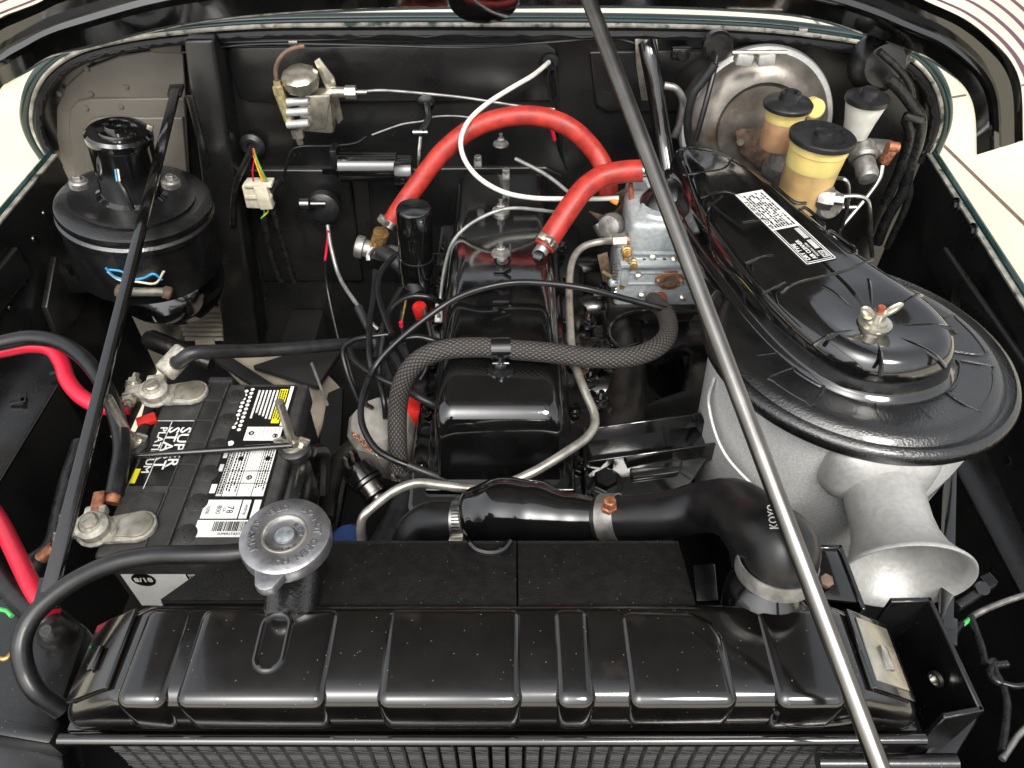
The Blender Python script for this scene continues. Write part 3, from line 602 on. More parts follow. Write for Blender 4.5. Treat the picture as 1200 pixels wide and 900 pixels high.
b = NB(); tube(b, [PZ(x, y, z) for x, y, z in ((482, 660, .86), (484, 632, .895), (500, 614, .915), (525, 612, .925), (553, 611, .93))], .021, 20); obj('hose_body', b, 'hose_black', by)
def clamp(parent, p, axis, r, w=.010, screw_dir=None, m='steel'):
    x, y, z = basis(axis); b = NB(); lathe(b, V(p) - z * w / 2, z, [(r, 0), (r + .0012, 0), (r + .0012, w), (r, w)], 32, False, False); o = obj('hose_clamp', b, m, parent)
    s = V(screw_dir).normalized() if screw_dir else x
    s = (s - z * s.dot(z)).normalized(); t = z.cross(s)
    b = NB(); R3 = Matrix((t, z, s)).transposed(); box(b, V(p) + s * (r + .004), (.012, w * 1.1, .007), R3, .0015); cyl(b, V(p) + s * (r + .004) + t * .004, V(p) + s * (r + .004) + t * .014, .0045, n=10); lathe(b, V(p) + s * (r + .004) + t * .012, t, [(.0055, 0), (.0055, .003)], 6); obj('clamp_screw', b, 'zinc', o)
    for k in range(7):
        a = .5 + k * .14; q = s * math.cos(a) + t * math.sin(a) * -1
        b = NB(); tt = z.cross(q); box(b, V(p) + q * (r + .0013), (.0011, w * .6, .0006), Matrix((tt, z, q)).transposed()); obj('clamp_slot', b, 'label_black', o)
    return o
clamp(by, PZ(541, 611, .928), PZ(553, 611, .93) - PZ(525, 612, .925), .0213, .013, (-.2, -.9, .05))
uh = root('upper_radiator_hose', 'thick black upper radiator hose bending down into the radiator neck', 'hose', PZ(850, 610, .97))
HP = [(700, 608, .972), (740, 607, .985), (780, 604, 1.0), (825, 594, 1.02), (862, 597, 1.05), (889, 622, 1.085)]
pts = [PZ(*q) for q in HP] + [NK + V((0, .005, .032)), NK + V((0, 0, .008))]
b = NB(); tube(b, pts, .0235, 28, 10, radii=[.021, .0205, .0205, .022, .025, .0255, .0255, .0255]); obj('hose_body', b, 'hose_black', uh)
clamp(uh, PZ(716, 607, .977), pts[1] - pts[0], .0213, .017, (0, .1, -1), 'dull_steel')
clamp(uh, NK + V((0, .0015, .0135)), pts[-2] - pts[-1], .0270, .013, (.2, 1, 0), 'dull_steel')
p = PZ(714, 592, 1.002); b = NB(); hexn(b, p + V((0, 0, -.006)), (0, 0, 1), .0075, .006); cyl(b, p, p + V((0, .0, .008)), .0055, n=14, bev=.001); obj('bleed_screw', b, 'copper', uh)
d = (pts[6] - pts[5]).normalized()
bpy.context.view_layer.update(); dg = bpy.context.evaluated_depsgraph_get(); ht, hl, hn, _, ho, _ = scene.ray_cast(dg, CAM + ray(906, 606) * .3, ray(906, 606).normalized())
if ht: text('KOYO', .0085, frame(hl + hn * .0006, V((.1, .9, .1)) - hn * hn.dot(V((.1, .9, .1))), hn), 'label_grey', uh, ext=.0002)
# braided breather hose over the valve cover
bh = root('breather_hose', 'braided grey brown breather hose crossing over the valve cover', 'hose', PZ(590, 410, .97))
b = NB(); tube(b, [PZ(x, y, z) for x, y, z in ((469, 560, .80), (466, 520, .84), (466, 480, .88), (472, 448, .92), (490, 423, .95), (520, 410, .965), (560, 407, .968), (587, 409, .968), (640, 413, .967), (690, 419, .96), (735, 419, .952), (768, 408, .945), (783, 390, .935), (780, 368, .92), (765, 352, .89))], .0118, 20, 8); obj('hose_body', b, 'braid', bh)
p = PZ(587, 409, .968); b = NB(); lathe(b, p - V((.011, 0, 0)), (1, .03, 0), [(.0125, 0), (.0135, 0), (.0135, .022), (.0125, .022)], 24, False, False); box(b, PZ(587, 424, .958), (.020, .020, .003), Matrix.Rotation(-.5, 3, 'X'), .001); obj('hose_clip', b, 'gloss_black', bh)
b = NB(); lathe(b, PZ(469, 552, .81), (0, .1, 1), [(.0125, 0), (.0135, 0), (.0135, .006), (.0125, .006)], 20, False, False); obj('hose_clamp', b, 'steel', bh)

# ================================================================== FUEL LINE, CABLES
hose('fuel_line', 'pale bent metal fuel line running from carburettor round the valve cover', 'pipe',
     [PZ(x, y, z) for x, y, z in ((728, 282, .925), (706, 283, .93), (684, 289, .93), (671, 305, .925), (667, 335, .92), (668, 380, .925), (672, 420, .93), (684, 455, .925), (697, 488, .915), (690, 510, .912), (660, 532, .912), (625, 553, .908), (590, 568, .90), (560, 573, .895), (520, 569, .89), (490, 566, .885), (465, 574, .88), (440, 592, .87), (424, 610, .86), (424, 645, .82))], .0052, 'fuel_line', seg=12)
hose('ignition_lead', 'long black ignition lead arching over the rear of the valve cover', 'cable',
     [PZ(x, y, z) for x, y, z in ((835, 366, .90), (790, 364, .925), (740, 352, .945), (690, 339, .965), (650, 333, .97), (605, 331, .97), (565, 338, .968), (530, 352, .955), (495, 376, .94), (462, 404, .92), (438, 432, .90), (425, 465, .89), (424, 495, .88), (438, 523, .87), (460, 538, .865), (485, 548, .855), (520, 560, .84))], .0041, 'hose_black', 'spark leads')
for lab, L, r in (('black ignition lead looping down beside the ignition coil', [(462, 300, .93), (446, 320, .93), (443, 345, .92), (452, 375, .91), (459, 392, .905)], .004),
                  ('black ignition lead hanging straight down left of the coil', [(440, 318, .92), (438, 345, .92), (433, 380, .91), (433, 415, .9), (436, 436, .89)], .0042),
                  ('black ignition lead crossing the grey distributor cap to the engine', [(410, 408, .88), (415, 422, .885), (435, 438, .89), (458, 449, .89), (480, 458, .885), (500, 470, .87), (515, 476, .85)], .0043),
                  ('grey ignition lead curving behind the braided hose', [(458, 404, .9), (470, 398, .905), (490, 395, .905), (508, 399, .90), (525, 402, .89)], .0042),
                  ('grey ignition lead arching under the red coil terminal', [(453, 384, .89), (456, 366, .90), (468, 353, .905), (485, 347, .905), (505, 349, .90), (520, 356, .88)], .0042),
                  ('black ignition lead dropping steeply from the lead knot to the grey cover', [(449, 395, .90), (446, 415, .89), (444, 440, .875), (450, 470, .86), (452, 490, .84)], .0038),
                  ('black ignition lead looping wide left of the lead knot', [(455, 392, .90), (430, 395, .90), (412, 400, .89), (402, 412, .875), (408, 440, .85), (420, 470, .82)], .0036),
                  ('black ignition lead sagging between coil and red terminal', [(470, 338, .91), (462, 352, .905), (452, 372, .90), (446, 395, .89), (440, 420, .88)], .004),
                  ('black wire dropping past the grey distributor cap', [(433, 440, .9), (428, 470, .86), (436, 478, .84)], .003)):
    hose('ignition_lead', lab, 'cable', [PZ(*q) for q in L], r, 'hose_black')
for L in ([(447, 418), (455, 440), (462, 452)], [(458, 412), (470, 432), (474, 445)], [(470, 405), (480, 425), (484, 436)]):
    hose('ignition_lead', 'short black ignition lead boot in the bundle above the distributor', 'cable', [PZ(x, y, .87) for x, y in L], .0055, 'rubber', 'lead boots')
# ================================================================== DISTRIBUTOR
di = root('distributor', 'grey distributor cover with red plastic body left of the valve cover', 'distributor', PZ(450, 500, .72))
b = NB(); lathe(b, PZ(448, 505, .80), (-.15, -.25, 1), [(.045, -.06), (.046, 0), (.043, .018), (.034, .030), (.012, .034)], 10); obj('distributor_cap', b, 'grey_plastic', di, ang=20)
b = NB(); box(b, PZ(486, 490, .80), (.028, .035, .06), Matrix.Rotation(.2, 3, 'Y'), .006); box(b, PZ(490, 462, .82), (.03, .03, .016), Matrix.Rotation(.3, 3, 'Z'), .004); obj('distributor_body', b, 'red_plastic', di)
b = NB(); lathe(b, PZ(491, 454, .83), (.1, -.2, 1), [(.012, -.015), (.013, 0), (.010, .012), (.004, .013)], 18); obj('terminal_boot', b, 'rubber', di)
b = NB(); cyl(b, PZ(448, 510, .74), PZ(448, 512, .60), .035, n=24); obj('distributor_shaft', b, 'dark_grime', di)
ch = [PZ(x, y, .852) for x, y in ((414, 508), (420, 513), (426, 520), (432, 526), (440, 531), (448, 536), (457, 537))]; P = cat(ch, 2)
ck = root('small_chain', 'small rusty link chain hanging below the grey distributor cover', 'chain', P[0])
for i in range(len(P) - 1):
    t = (P[i + 1] - P[i]); Ln = t.length; t.normalize(); x, y, z = basis(t); s = x if i % 2 else y; b = NB()
    tube(b, [P[i] + t * (Ln * .5 + math.cos(a) * Ln * .68) + s * math.sin(a) * .0028 for a in [2 * math.pi * k / 12 for k in range(13)]], .0009, 5, smooth=False, caps=False); obj('chain_link', b, 'copper' if i < 7 else 'zinc', ck)
os_ = root('oil_sender', 'small black and chrome oil pressure sender beside the engine', 'sensor', PZ(430, 570, .72))
ax = (PZ(446, 586, .78) - PZ(418, 548, .80)).normalized()
b = NB(); lathe(b, PZ(416, 546, .80), ax, [(.012, 0), (.020, .004), (.0215, .012), (.0215, .024), (.018, .026)], 24); obj('sender_can', b, 'gloss_black', os_)
b = NB(); lathe(b, PZ(416, 546, .80) + ax * .026, ax, [(.0205, 0), (.0205, .004), (.017, .006), (.016, .018), (.018, .019), (.018, .022), (.010, .024), (.010, .034)], 24); obj('sender_base', b, 'chrome', os_)
for dx in (-4, 3):
    b = NB(); p = PZ(414 + dx, 544 - dx, .80); box(b, p - ax * .008, (.002, .006, .018), basis(ax)[0].to_track_quat('X', 'Z').to_matrix()); obj('sender_terminal', b, 'zinc', os_)
hose('fuel_hose', 'brown black strap hose curving down beside the battery and distributor', 'hose', [PZ(x, y, .78) for x, y in ((445, 505), (420, 520), (398, 540), (388, 570), (382, 610))], .012, 'dark_grime')
hose('lower_hose', 'thick black hose rising beside the thermostat elbow', 'hose', [PZ(x, y, .80) for x, y in ((430, 680), (450, 640), (472, 600), (490, 560))], .018, 'rubber')
b = NB(); lathe(b, PZ(408, 632, .80), (0, 0, 1), [(.02, -.02), (.022, 0), (.015, .008)], 14); tag(obj('plastic_plug', b, 'blue_cloth'), 'dark blue cap low between radiator cap and engine', 'cap')
# ================================================================== IGNITION COIL
cl = root('ignition_coil', 'glossy black upright ignition coil cylinder behind the engine leads', 'ignition coil', PY(488, 335, .93))
p0, p1 = PY(489, 330, .93), PY(485, 243, .93); L = (p1 - p0).length; ax = p1 - p0
b = NB(); lathe(b, p0, ax, [(.020, -.004), (.0255, 0), (.0255, L - .004), (.0235, L), (.005, L - .001)], 36); obj('coil_can', b, 'gloss_black', cl)
b = NB(); lathe(b, p0 + ax * .20, ax, [(.0257, 0), (.0275, .001), (.0275, .022), (.0257, .023)], 36); q = p0 + ax * .32; box(b, q + V((.035, 0, 0)), (.03, .003, .02)); obj('coil_strap', b, 'gloss_black', cl)
b = NB(); lathe(b, p0, -ax, [(.018, 0), (.016, .008), (.008, .012), (.008, .03)], 20); obj('coil_tower', b, 'rubber', cl)
b = NB(); lathe(b, PY(492, 362, .92), V((0, -.2, 1)), [(.009, -.022), (.0105, -.01), (.012, .004), (.010, .008)], 16); obj('coil_terminal', b, 'red_plastic', cl)
# extra small hardware round the distributor
for i, (lab, L, r, m) in enumerate((('thin black wire from the coil foot to the distributor', [(478, 345, .90), (470, 372, .885), (474, 400, .87), (480, 430, .85), (482, 450, .84)], .0022, 'hose_black'),
        ('thin pale wire from the coil with pink tip', [(476, 350, .905), (473, 366, .90), (470, 380, .895)], .0014, 'brass'),
        ('thin black vacuum tube beside the red terminal', [(497, 362, .90), (502, 380, .89), (505, 400, .88), (500, 430, .86), (492, 445, .85)], .0028, 'rubber'),
        ('black hose passing under the braided hose bend', [(420, 360, .88), (440, 400, .86), (455, 440, .83), (470, 470, .80), (480, 500, .78)], .0065, 'rubber'),
        ('short grey lead with ribbed boot at the head', [(478, 458, .885), (492, 466, .882), (508, 474, .875), (524, 482, .86)], .0052, 'rubber'),
        ('black ribbed boot at the front of the head', [(478, 545, .858), (492, 551, .853), (510, 558, .845), (526, 566, .835)], .0056, 'rubber'))):
    hose('ignition_lead', lab, 'cable', [PZ(*q) for q in L], r, m)
b = NB(); lathe(b, PZ(470, 380, .895), (0, 0, 1), [(.003, -.004), (.003, .004)], 8); tag(obj('wire_tip', b, 'red_cable'), 'tiny pink wire tip above the lead bundle', 'terminal')
for lab, p, q in (('slim steel rod slanting down right of the battery', (402, 408, .88), (418, 465, .80)), ('second slim steel rod beside the grey cover', (365, 425, .80), (384, 475, .74))):
    b = NB(); cyl(b, PZ(*p), PZ(*q), .0022, n=8); tag(obj('brake_rod', b, 'tin_wire'), lab, 'rod')
# ================================================================== AIR CLEANER
LC = V((.389, .631, .985)); LN = V((.049, .041, 1)).normalized()
ac = root('air_cleaner', 'round silver air cleaner canister with black lid, duct and horn mouth', 'air cleaner', LC - LN * .22)
b = NB(); lathe(b, LC, LN, [(.128, -.26), (.140, -.22), (.150, -.10), (.1565, -.03), (.158, -.012)], 72); obj('canister', b, 'silver_paint', ac)
b = NB(); lathe(b, LC, LN, [(.160, -.016), (.168, -.018), (.1715, -.014), (.1720, -.006), (.169, -.001), (.164, .001), (.160, -.002), (.156, -.0035), (.152, .0005), (.146, .0045), (.135, .0052), (.125, .0035), (.05, .0035)], 96); lid = obj('lid', b, 'crinkle_black', ac, ang=50)
lx, ly, lz = basis(LN)
def lp(a, r, h): a = math.radians(a); return LC + V((1, 0, -LN.x / LN.z)).normalized() * r * math.cos(a) + V((0, 1, -LN.y / LN.z)).normalized() * r * math.sin(a) + LN * h
for a0, a1 in ((-8, 22), (-52, -16), (-150, -128)):
    b = NB(); ring = [lp(a0 + (a1 - a0) * k / 8, .139, .0045) for k in range(9)] + [lp(a1 - (a1 - a0) * k / 8, .106, .0042) for k in range(9)]
    ring.append(ring[0]); ring.append(ring[1]); tube(b, ring, .0017, 6, 3, caps=False); obj('lid_bead', b, 'crinkle_black', lid)
for a in (-100, -75, -165):
    b = NB(); tube(b, [lp(a, .105, .003), lp(a, .139, .003)], .0016, 6, smooth=False); obj('lid_bead', b, 'crinkle_black', lid)
# duct on the lid
ZD = 1.040
low = [(782, 180), (786, 215), (794, 250), (806, 282), (832, 318), (868, 364), (905, 406), (945, 440), (990, 463), (1040, 472), (1085, 467), (1113, 449)]
hi = [(1118, 418), (1112, 392), (1095, 366), (1068, 343), (1040, 322), (1012, 302), (985, 284), (955, 258), (925, 232), (893, 207), (862, 187), (830, 172), (802, 168)]
ol = []
for x, y in low: p = PZ(x, y, .996); ol.append((p.x, p.y))
for x, y in hi: p = PZ(x, y, ZD - .006); c = V((p.x, p.y)); ol.append((c.x + .011, c.y + .004))
OL = [(p.x, p.y) for p in closed_cat(ol, 5)]
OL = [(p.x, p.y) for p in closed_cat([(.222, .99), (.222, .88), (.228, .815), (.243, .75), (.264, .674), (.286, .612), (.311, .567), (.342, .538), (.382, .527), (.424, .533), (.458, .553), (.474, .587), (.472, .63), (.457, .668), (.440, .70), (.422, .735), (.405, .77), (.388, .815), (.370, .865), (.347, .918), (.318, .965), (.285, .992), (.25, 1.0)], 5)]
sA, sB = V((.383, .622)), V((.293, .915)); b = NB(); rings = []
def spine(p): t = max(0, min(1, (p - sA).dot(sB - sA) / (sB - sA).length_squared)); return sA + (sB - sA) * t
WNP = V((.383, .606))
def dish(q, z): r = (q - WNP).length / .062; return z - .0075 * (1 - r * r) ** 2 if r < 1 else z
LV = [(.002, .975), (-.001, .992), (0, .996), (.005, .9975), (.007, 1.001), (.0085, 1.012), (.0105, 1.022), (.0135, 1.0305), (.018, 1.0365), (.024, 1.0398), (.031, 1.0412), (.040, 1.0408)]
for off, z in LV + [(-f, 1.0405) for f in (.62, .72, .82, .91, .97)]:
    ring = []
    for x, y in OL:
        p = V((x, y)); s_ = spine(p); d = s_ - p
        q = p + d.normalized() * min(off, d.length * .55) if off > -.01 else p + d * -off
        ring.append(b.verts.new((q.x, q.y, dish(q, z) if z > 1.035 else z)))
    rings.append(ring)
for r0, r1 in zip(rings, rings[1:]):
    for i in range(len(r0)): b.faces.new((r0[i], r0[(i + 1) % len(r0)], r1[(i + 1) % len(r0)], r1[i]))
b.faces.new(rings[-1]); b.faces.new(list(reversed(rings[0])))
duct = obj('intake_duct', b, 'gloss_black', ac, ang=60)
WN = V((WNP.x, WNP.y, ZD - .0068))
for a in (-10, 35, 78, 125, 205, 255, 305):
    d = V((math.cos(math.radians(a)), math.sin(math.radians(a)), 0)); b = NB(); tube(b, [WN + d * r + V((0, 0, h)) for r, h in ((.030, .0005), (.042, .0035), (.055, .0060), (.066, .0062), (.074, .0045), (.082, .0005))], .0026, 8, 4); obj('duct_rib', b, 'gloss_black', duct)
def pz(x, y, h=0): return PZ(x, y, ZD + h)
for L in ([(915, 345), (935, 332), (990, 318), (1022, 304)], [(870, 262), (895, 258), (905, 262)], [(873, 310), (892, 302), (905, 300)], [(893, 345), (920, 332)], [(800, 205), (845, 199), (858, 186)], [(820, 232), (850, 225), (872, 234)], [(846, 230), (830, 250), (838, 300), (868, 330), (905, 375)], [(800, 190), (812, 228), (825, 262)],
          [(935, 248), (960, 268), (965, 262), (945, 244), (937, 246)], [(968, 277), (995, 298), (1002, 292), (975, 272), (969, 275)], [(905, 215), (930, 236), (945, 238)]):
    b = NB(); tube(b, [pz(x, y, -.0004) for x, y in L], .0022, 8, 5); obj('duct_bead', b, 'gloss_black', duct)
# wing nut
wn_ = obj('wing_nut', lathe(NB(), WN, (0, 0, 1), [(.0175, 0), (.0175, .003), (.013, .004), (.0125, .007), (.0085, .0085), (.0075, .016), (.006, .017)], 28), 'zinc', ac)
b = NB(); cyl(b, WN + V((0, 0, .01)), WN + V((0, 0, .024)), .0038, n=12); obj('stud', b, 'rust_red', wn_)
for s in (-1, 1):
    b = NB(); R3 = Matrix.Rotation(s * .75, 3, 'Y'); c = WN + V((s * .0145, s * .003, .018)); t = bmesh.new(); bmesh.ops.create_uvsphere(t, u_segments=14, v_segments=8, radius=1)
    bmesh.ops.scale(t, vec=(.0062, .0026, .0115), verts=t.verts); bmesh.ops.transform(t, matrix=Matrix.Translation(c) @ R3.to_4x4(), verts=t.verts); merge(b, t); obj('wing', b, 'zinc', wn_)
# labels on the duct
O_ = pz(938, 264, .0012); X_ = pz(893, 222.5) - pz(938, 264); Y_ = pz(907.5, 273) - pz(938, 264); LL, LW = X_.length, Y_.length
Fm = frame(O_, X_, (0, 0, 1)); L2 = (pz(983, 302) - pz(938, 264)).length
b = NB(); quad(b, Fm, 0, 0, LL, LW, .0003); lw = obj('label', b, 'label_white', duct)
b = NB(); quad(b, Fm, -L2, 0, 0, LW, .0003); lbk = obj('label', b, 'label_black', duct)
b = NB()
for x0, y0, x1, y1 in ((-L2, 0, 0, .0012), (-L2, LW - .0012, 0, LW), (-L2, 0, -L2 + .0012, LW), (-L2 + .003, .003, 0, .0038), (-L2 + .003, LW - .0038, 0, LW - .003), (-L2 + .003, .003, -L2 + .0038, LW - .003)): quad(b, Fm, x0, y0, x1, y1, .0005)
obj('label_border', b, 'label_white', lbk)
def lt(s, x, y, size, m, par, al='LEFT', sx=1.): text(s, size, Fm @ Matrix.Translation((x, y, .0005)), m, par, ext=.0001, align=al, sx=sx, bold=.00012)
lt('AIR CLEANER SERVICE', .003, LW * .90, .0068, 'label_black', lw, sx=.95)
rows = [.78, .69, .60, .51, .42, .33, .24, .14]
b = NB()
for i, fr in enumerate(rows):
    x = .004
    while x < LL - .006:
        w = random.uniform(.002, .009); 
        if x + w > LL - .004: break
        if random.random() < .85: quad(b, Fm, x, LW * fr - .0012, x + w, LW * fr + .0011, .0005)
        x += w + .0014
obj('print_lines', b, 'label_black', lw)
lt('DRY TYPE', -L2 + .007, LW * .80, .0075, 'label_white', lbk); lt('AIR CLEANER', -L2 + .007, LW * .58, .0075, 'label_white', lbk, sx=.85); lt('TOYOTA 17700', -L2 + .010, LW * .42, .004, 'label_grey', lbk)
b = NB(); quad(b, Fm, -L2 + .006, LW * .12, -L2 + .019, LW * .32, .0005); quad(b, Fm, -L2 + .024, LW * .14, -L2 + .042, LW * .30, .0005); quad(b, Fm, -L2 + .046, LW * .14, -.004, LW * .30, .0005); obj('label_plate', b, 'label_grey', lbk)
lt('ND', -L2 + .0125, LW * .22, .007, 'label_black', lbk, 'CENTER')
# elbow under the duct end to the carburettor
b = NB(); tube(b, [V((.285, .945, .975)), V((.245, .94, .975)), V((.218, .935, .968)), V((.21, .93, .945))], .038, 24); obj('duct_elbow', b, 'satin_black', ac)
# horn
HM = PZ(1060, 674, .925); ha = V((-.10, -.99, -.06)).normalized()
b = NB(); lathe(b, HM - ha * .10, ha, [(.039, -.06), (.038, .0), (.038, .045), (.040, .062), (.046, .080), (.0555, .094), (.0600, .099), (.0612, .101), (.0605, .1035), (.058, .103), (.051, .095), (.043, .082), (.037, .064), (.033, .04), (.031, .0), (.030, -.03), (.002, -.03)], 56, False, True); obj('horn', b, 'cast_silver', ac, ang=60)
b = NB(); box(b, HM - ha * .125 + V((-.004, .0, .012)), (.115, .075, .085), Matrix.Rotation(-.05, 3, 'Z'), .03, 5); obj('horn_base', b, 'cast_silver', ac)
b = NB(); tube(b, [LC + V((-.158, -.02, -.035)), LC + V((-.16, -.03, -.07)), LC + V((-.145, -.08, -.10)), LC + V((-.10, -.135, -.12))], .0018, 8); obj('canister_seam', b, 'silver_paint', ac)
# ================================================================== CARBURETTOR
cb = root('carburettor', 'light grey cast carburettor with copper plugs beside the valve cover', 'carburettor', (.21, .92, .84))
b = NB(); box(b, (.211, .905, .893), (.124, .09, .086), bev=.006, seg=3); box(b, (.213, .90, .930), (.126, .10, .008), bev=.002); obj('float_bowl', b, 'carb_grey', cb)
b = NB(); box(b, (.222, .925, .955), (.118, .095, .05), bev=.010, seg=3); lathe(b, (.205, .915, .95), (0, 0, 1), [(.03, 0), (.028, .03), (.024, .034)], 24); obj('air_horn', b, 'carb_grey', cb)
b = NB(); lathe(b, (.205, .99, .955), (-.9, -.45, .1), [(.036, -.02), (.038, 0), (.038, .018), (.034, .022), (.012, .024)], 28); obj('choke_housing', b, 'carb_grey', cb)
b = NB(); poly(b, [PY(x, y, .985) for x, y in ((690, 248), (715, 255), (728, 240), (720, 228), (735, 220), (742, 232), (730, 262), (705, 262))], V((0, .003, 0)), .0008); obj('choke_lever', b, 'rust_brown', cb)
b = NB(); cyl(b, PY(739, 215, .95), PY(741, 250, .94), .0035, n=10); obj('choke_rod', b, 'rust_red', cb)
b = NB(); cyl(b, PY(716, 234, .96), PY(724, 238, .955), .004, n=10); obj('vacuum_boot', b, 'wire_orange', cb)
p = PY(785, 329, .858); b = NB(); poly(b, [p + V((x, 0, z)) for x, z in ((-.021, .004), (-.008, .016), (.008, .016), (.021, .004), (.021, -.004), (.008, -.016), (-.008, -.016), (-.021, -.004))], V((0, .006, 0)), .001); obj('sight_flange', b, 'copper', cb)
b = NB(); lathe(b, p, (0, -1, 0), [(.0105, -.002), (.0105, .002), (.0085, .002), (.0082, .0005)], 24); obj('sight_glass', b, 'rust_brown', cb)
for s in (-1, 1): b = NB(); lathe(b, p + V((s * .0165, 0, 0)), (0, -1, 0), [(.0035, 0), (.0035, .003), (.002, .004)], 12); obj('flange_screw', b, 'zinc', cb)
for x, y, r, ax, nm in ((756, 268, .0095, (0, -.2, 1), 'copper'), (773, 351, .0085, (0, -1, .1), 'rust_red'), (822, 351, .008, (0, -1, .1), 'rust_red'), (742, 310, .006, (0, -1, .2), 'brass'), (735, 296, .006, (0, -1, .3), 'brass')):
    b = NB(); q = PY(x, y, .855 if y > 290 else .90); lathe(b, q, ax, [(r * 1.25, -.012), (r * 1.25, .0), (r, .001), (r, .005), (r * .8, .006)], 16); obj('brass_plug', b, nm, cb)
for x, y in ((728, 330), (736, 338)):
    b = NB(); q = PY(x, y, .87); cyl(b, q, q + V((-.018, -.004, 0)), .0065, n=12, bev=.002); obj('carb_boss', b, 'carb_grey', cb)
b = NB(); q0, q1 = PY(718, 282, .89), PY(734, 281, .89); cyl(b, q0, q1, .0095, n=6); obj('inlet_nut', b, 'zinc', cb); b = NB(); cyl(b, q1, q1 + V((.006, 0, 0)), .0085, n=14); obj('inlet_washer', b, 'copper', cb)
for k in range(7):
    b = NB(); q = V((.17 + k * .014, .8605, .934)); box(b, q, (.004, .002, .003)); obj('gasket_gap', b, 'label_black', cb)
for dx in (-.05, .05):
    for dy in (-.045, .04):
        b = NB(); lathe(b, (.213 + dx, .90 + dy, .933), (0, 0, 1), [(.005, 0), (.005, .003), (.003, .004)], 12); obj('carb_screw', b, 'zinc', cb)
b = NB(); box(b, (.205, .91, .840), (.13, .11, .03), bev=.006); obj('carb_base', b, 'dark_grime', cb)
b = NB(); tube(b, [PY(700, 262, .95), PY(708, 275, .94), PY(722, 280, .93)], .008, 10); obj('vacuum_elbow', b, 'dull_steel', cb)
# carburettor linkage and small castings
for x, y, Y in ((752, 262, .92), (790, 262, .90), (806, 300, .86), (748, 322, .857), (812, 318, .857), (752, 345, .857), (800, 348, .857), (765, 300, .858), (790, 303, .858)):
    b = NB(); lathe(b, PY(x, y, Y), (0, -.6, .8), [(.0045, -.004), (.0045, .002), (.0028, .003)], 10); obj('carb_screw', b, 'zinc', cb)
for x0, x1, z in ((.165, .265, .912), (.165, .265, .893), (.168, .26, .945)):
    b = NB(); box(b, ((x0 + x1) / 2, .8605, z), (x1 - x0, .005, .0035), None, .0012); obj('cast_rib', b, 'carb_grey', cb)
b = NB(); box(b, (.262, .862, .90), (.018, .014, .05), None, .005); box(b, (.160, .868, .91), (.014, .022, .045), None, .005); obj('cast_boss', b, 'carb_grey', cb)
b = NB(); cyl(b, (.158, .862, .885), (.158, .862, .945), .0045, n=12); obj('accelerator_rod', b, 'brass', cb)
b = NB()
sp = [V((.150 + .006 * math.cos(k * .9), .868 + .006 * math.sin(k * .9), .872 + k * .0008)) for k in range(60)]
tube(b, sp, .0011, 5, smooth=False); obj('return_spring', b, 'steel', cb)
b = NB(); poly(b, [PY(x, y, .90) for x, y in ((700, 300), (712, 296), (716, 322), (728, 336), (722, 342), (706, 328))], V((0, .003, 0)), .0008); obj('throttle_lever', b, 'rust_brown', cb)
b = NB(); cyl(b, PY(706, 318, .895), PY(742, 340, .885), .003, n=8); obj('throttle_rod', b, 'zinc_yellow', cb)
b = NB(); cyl(b, PY(696, 345, .90), PY(740, 344, .89), .0035, n=8); obj('throttle_rod', b, 'rust_brown', cb)
b = NB(); lathe(b, PY(715, 265, .93), (-.5, -.8, .3), [(.018, -.012), (.019, 0), (.016, .006), (.006, .008)], 20); obj('dashpot', b, 'dull_steel', cb)
# ================================================================== RED HOSES
rh = root('heater_hose', 'long red rubber heater hose arching over the back of the engine', 'hose', PY(600, 140, 1.04))
HPTS = [PY(x, y, Y) for x, y, Y in ((457, 264, .97), (470, 243, .98), (492, 212, 1.0), (520, 177, 1.02), (555, 150, 1.04), (595, 137, 1.05), (635, 137, 1.05), (670, 151, 1.04), (697, 178, 1.03), (711, 205, 1.01), (713, 228, 1.0))]
b = NB(); tube(b, HPTS, .0142, 22, 8); obj('hose_body', b, 'red_hose', rh)
clamp(rh, HPTS[0] + (HPTS[1] - HPTS[0]) * .12, HPTS[1] - HPTS[0], .0145, .010, (-1, -.6, .3))
rh2 = root('heater_hose', 'short bent red rubber hose joining the carburettor side to the valve cover', 'hose', PY(690, 230, .93))
HP2 = [PY(x, y, Y) for x, y, Y in ((637, 290, .86), (652, 267, .88), (668, 243, .90), (684, 222, .92), (703, 208, .935), (726, 202, .94), (752, 200, .94))]
b = NB(); tube(b, HP2, .0152, 22, 8); obj('hose_body', b, 'red_hose', rh2)
clamp(rh2, HP2[0] + (HP2[1] - HP2[0]) * .25, HP2[1] - HP2[0], .0154, .009, (-.6, -.8, .3))
b = NB(); cyl(b, HP2[0], HP2[0] + (HP2[0] - HP2[1]) * .7, .010, n=16); obj('hose_spigot', b, 'dull_steel', rh2)
b = NB(); tube(b, [HP2[0] + (HP2[0] - HP2[1]) * .5, PY(632, 301, .845), PZ(634, 318, .885), PZ(645, 332, .86), PZ(660, 340, .83)], .008, 12); obj('outlet_pipe', b, 'satin_black', rh2)
b = NB(); cyl(b, HP2[-1] - V((.004, 0, 0)), HP2[-1] + V((.014, .0, 0)), .009, n=16, bev=.002); obj('hose_spigot', b, 'steel', rh2)
hv = root('heater_valve', 'dull brass heater pipe elbow below the red hose end', 'valve', PY(440, 290, .98))
b = NB(); q = PY(426, 288, .985); lathe(b, q + V((-.012, 0, 0)), (1, -.1, -.25), [(.016, 0), (.018, .004), (.018, .012), (.014, .014), (.013, .05), (.016, .052), (.016, .066)], 20); obj('valve_body', b, 'dull_steel', hv)
b = NB(); cyl(b, PY(447, 272, .975), PY(442, 288, .98), .012, n=18); obj('valve_spout', b, 'brass', hv)
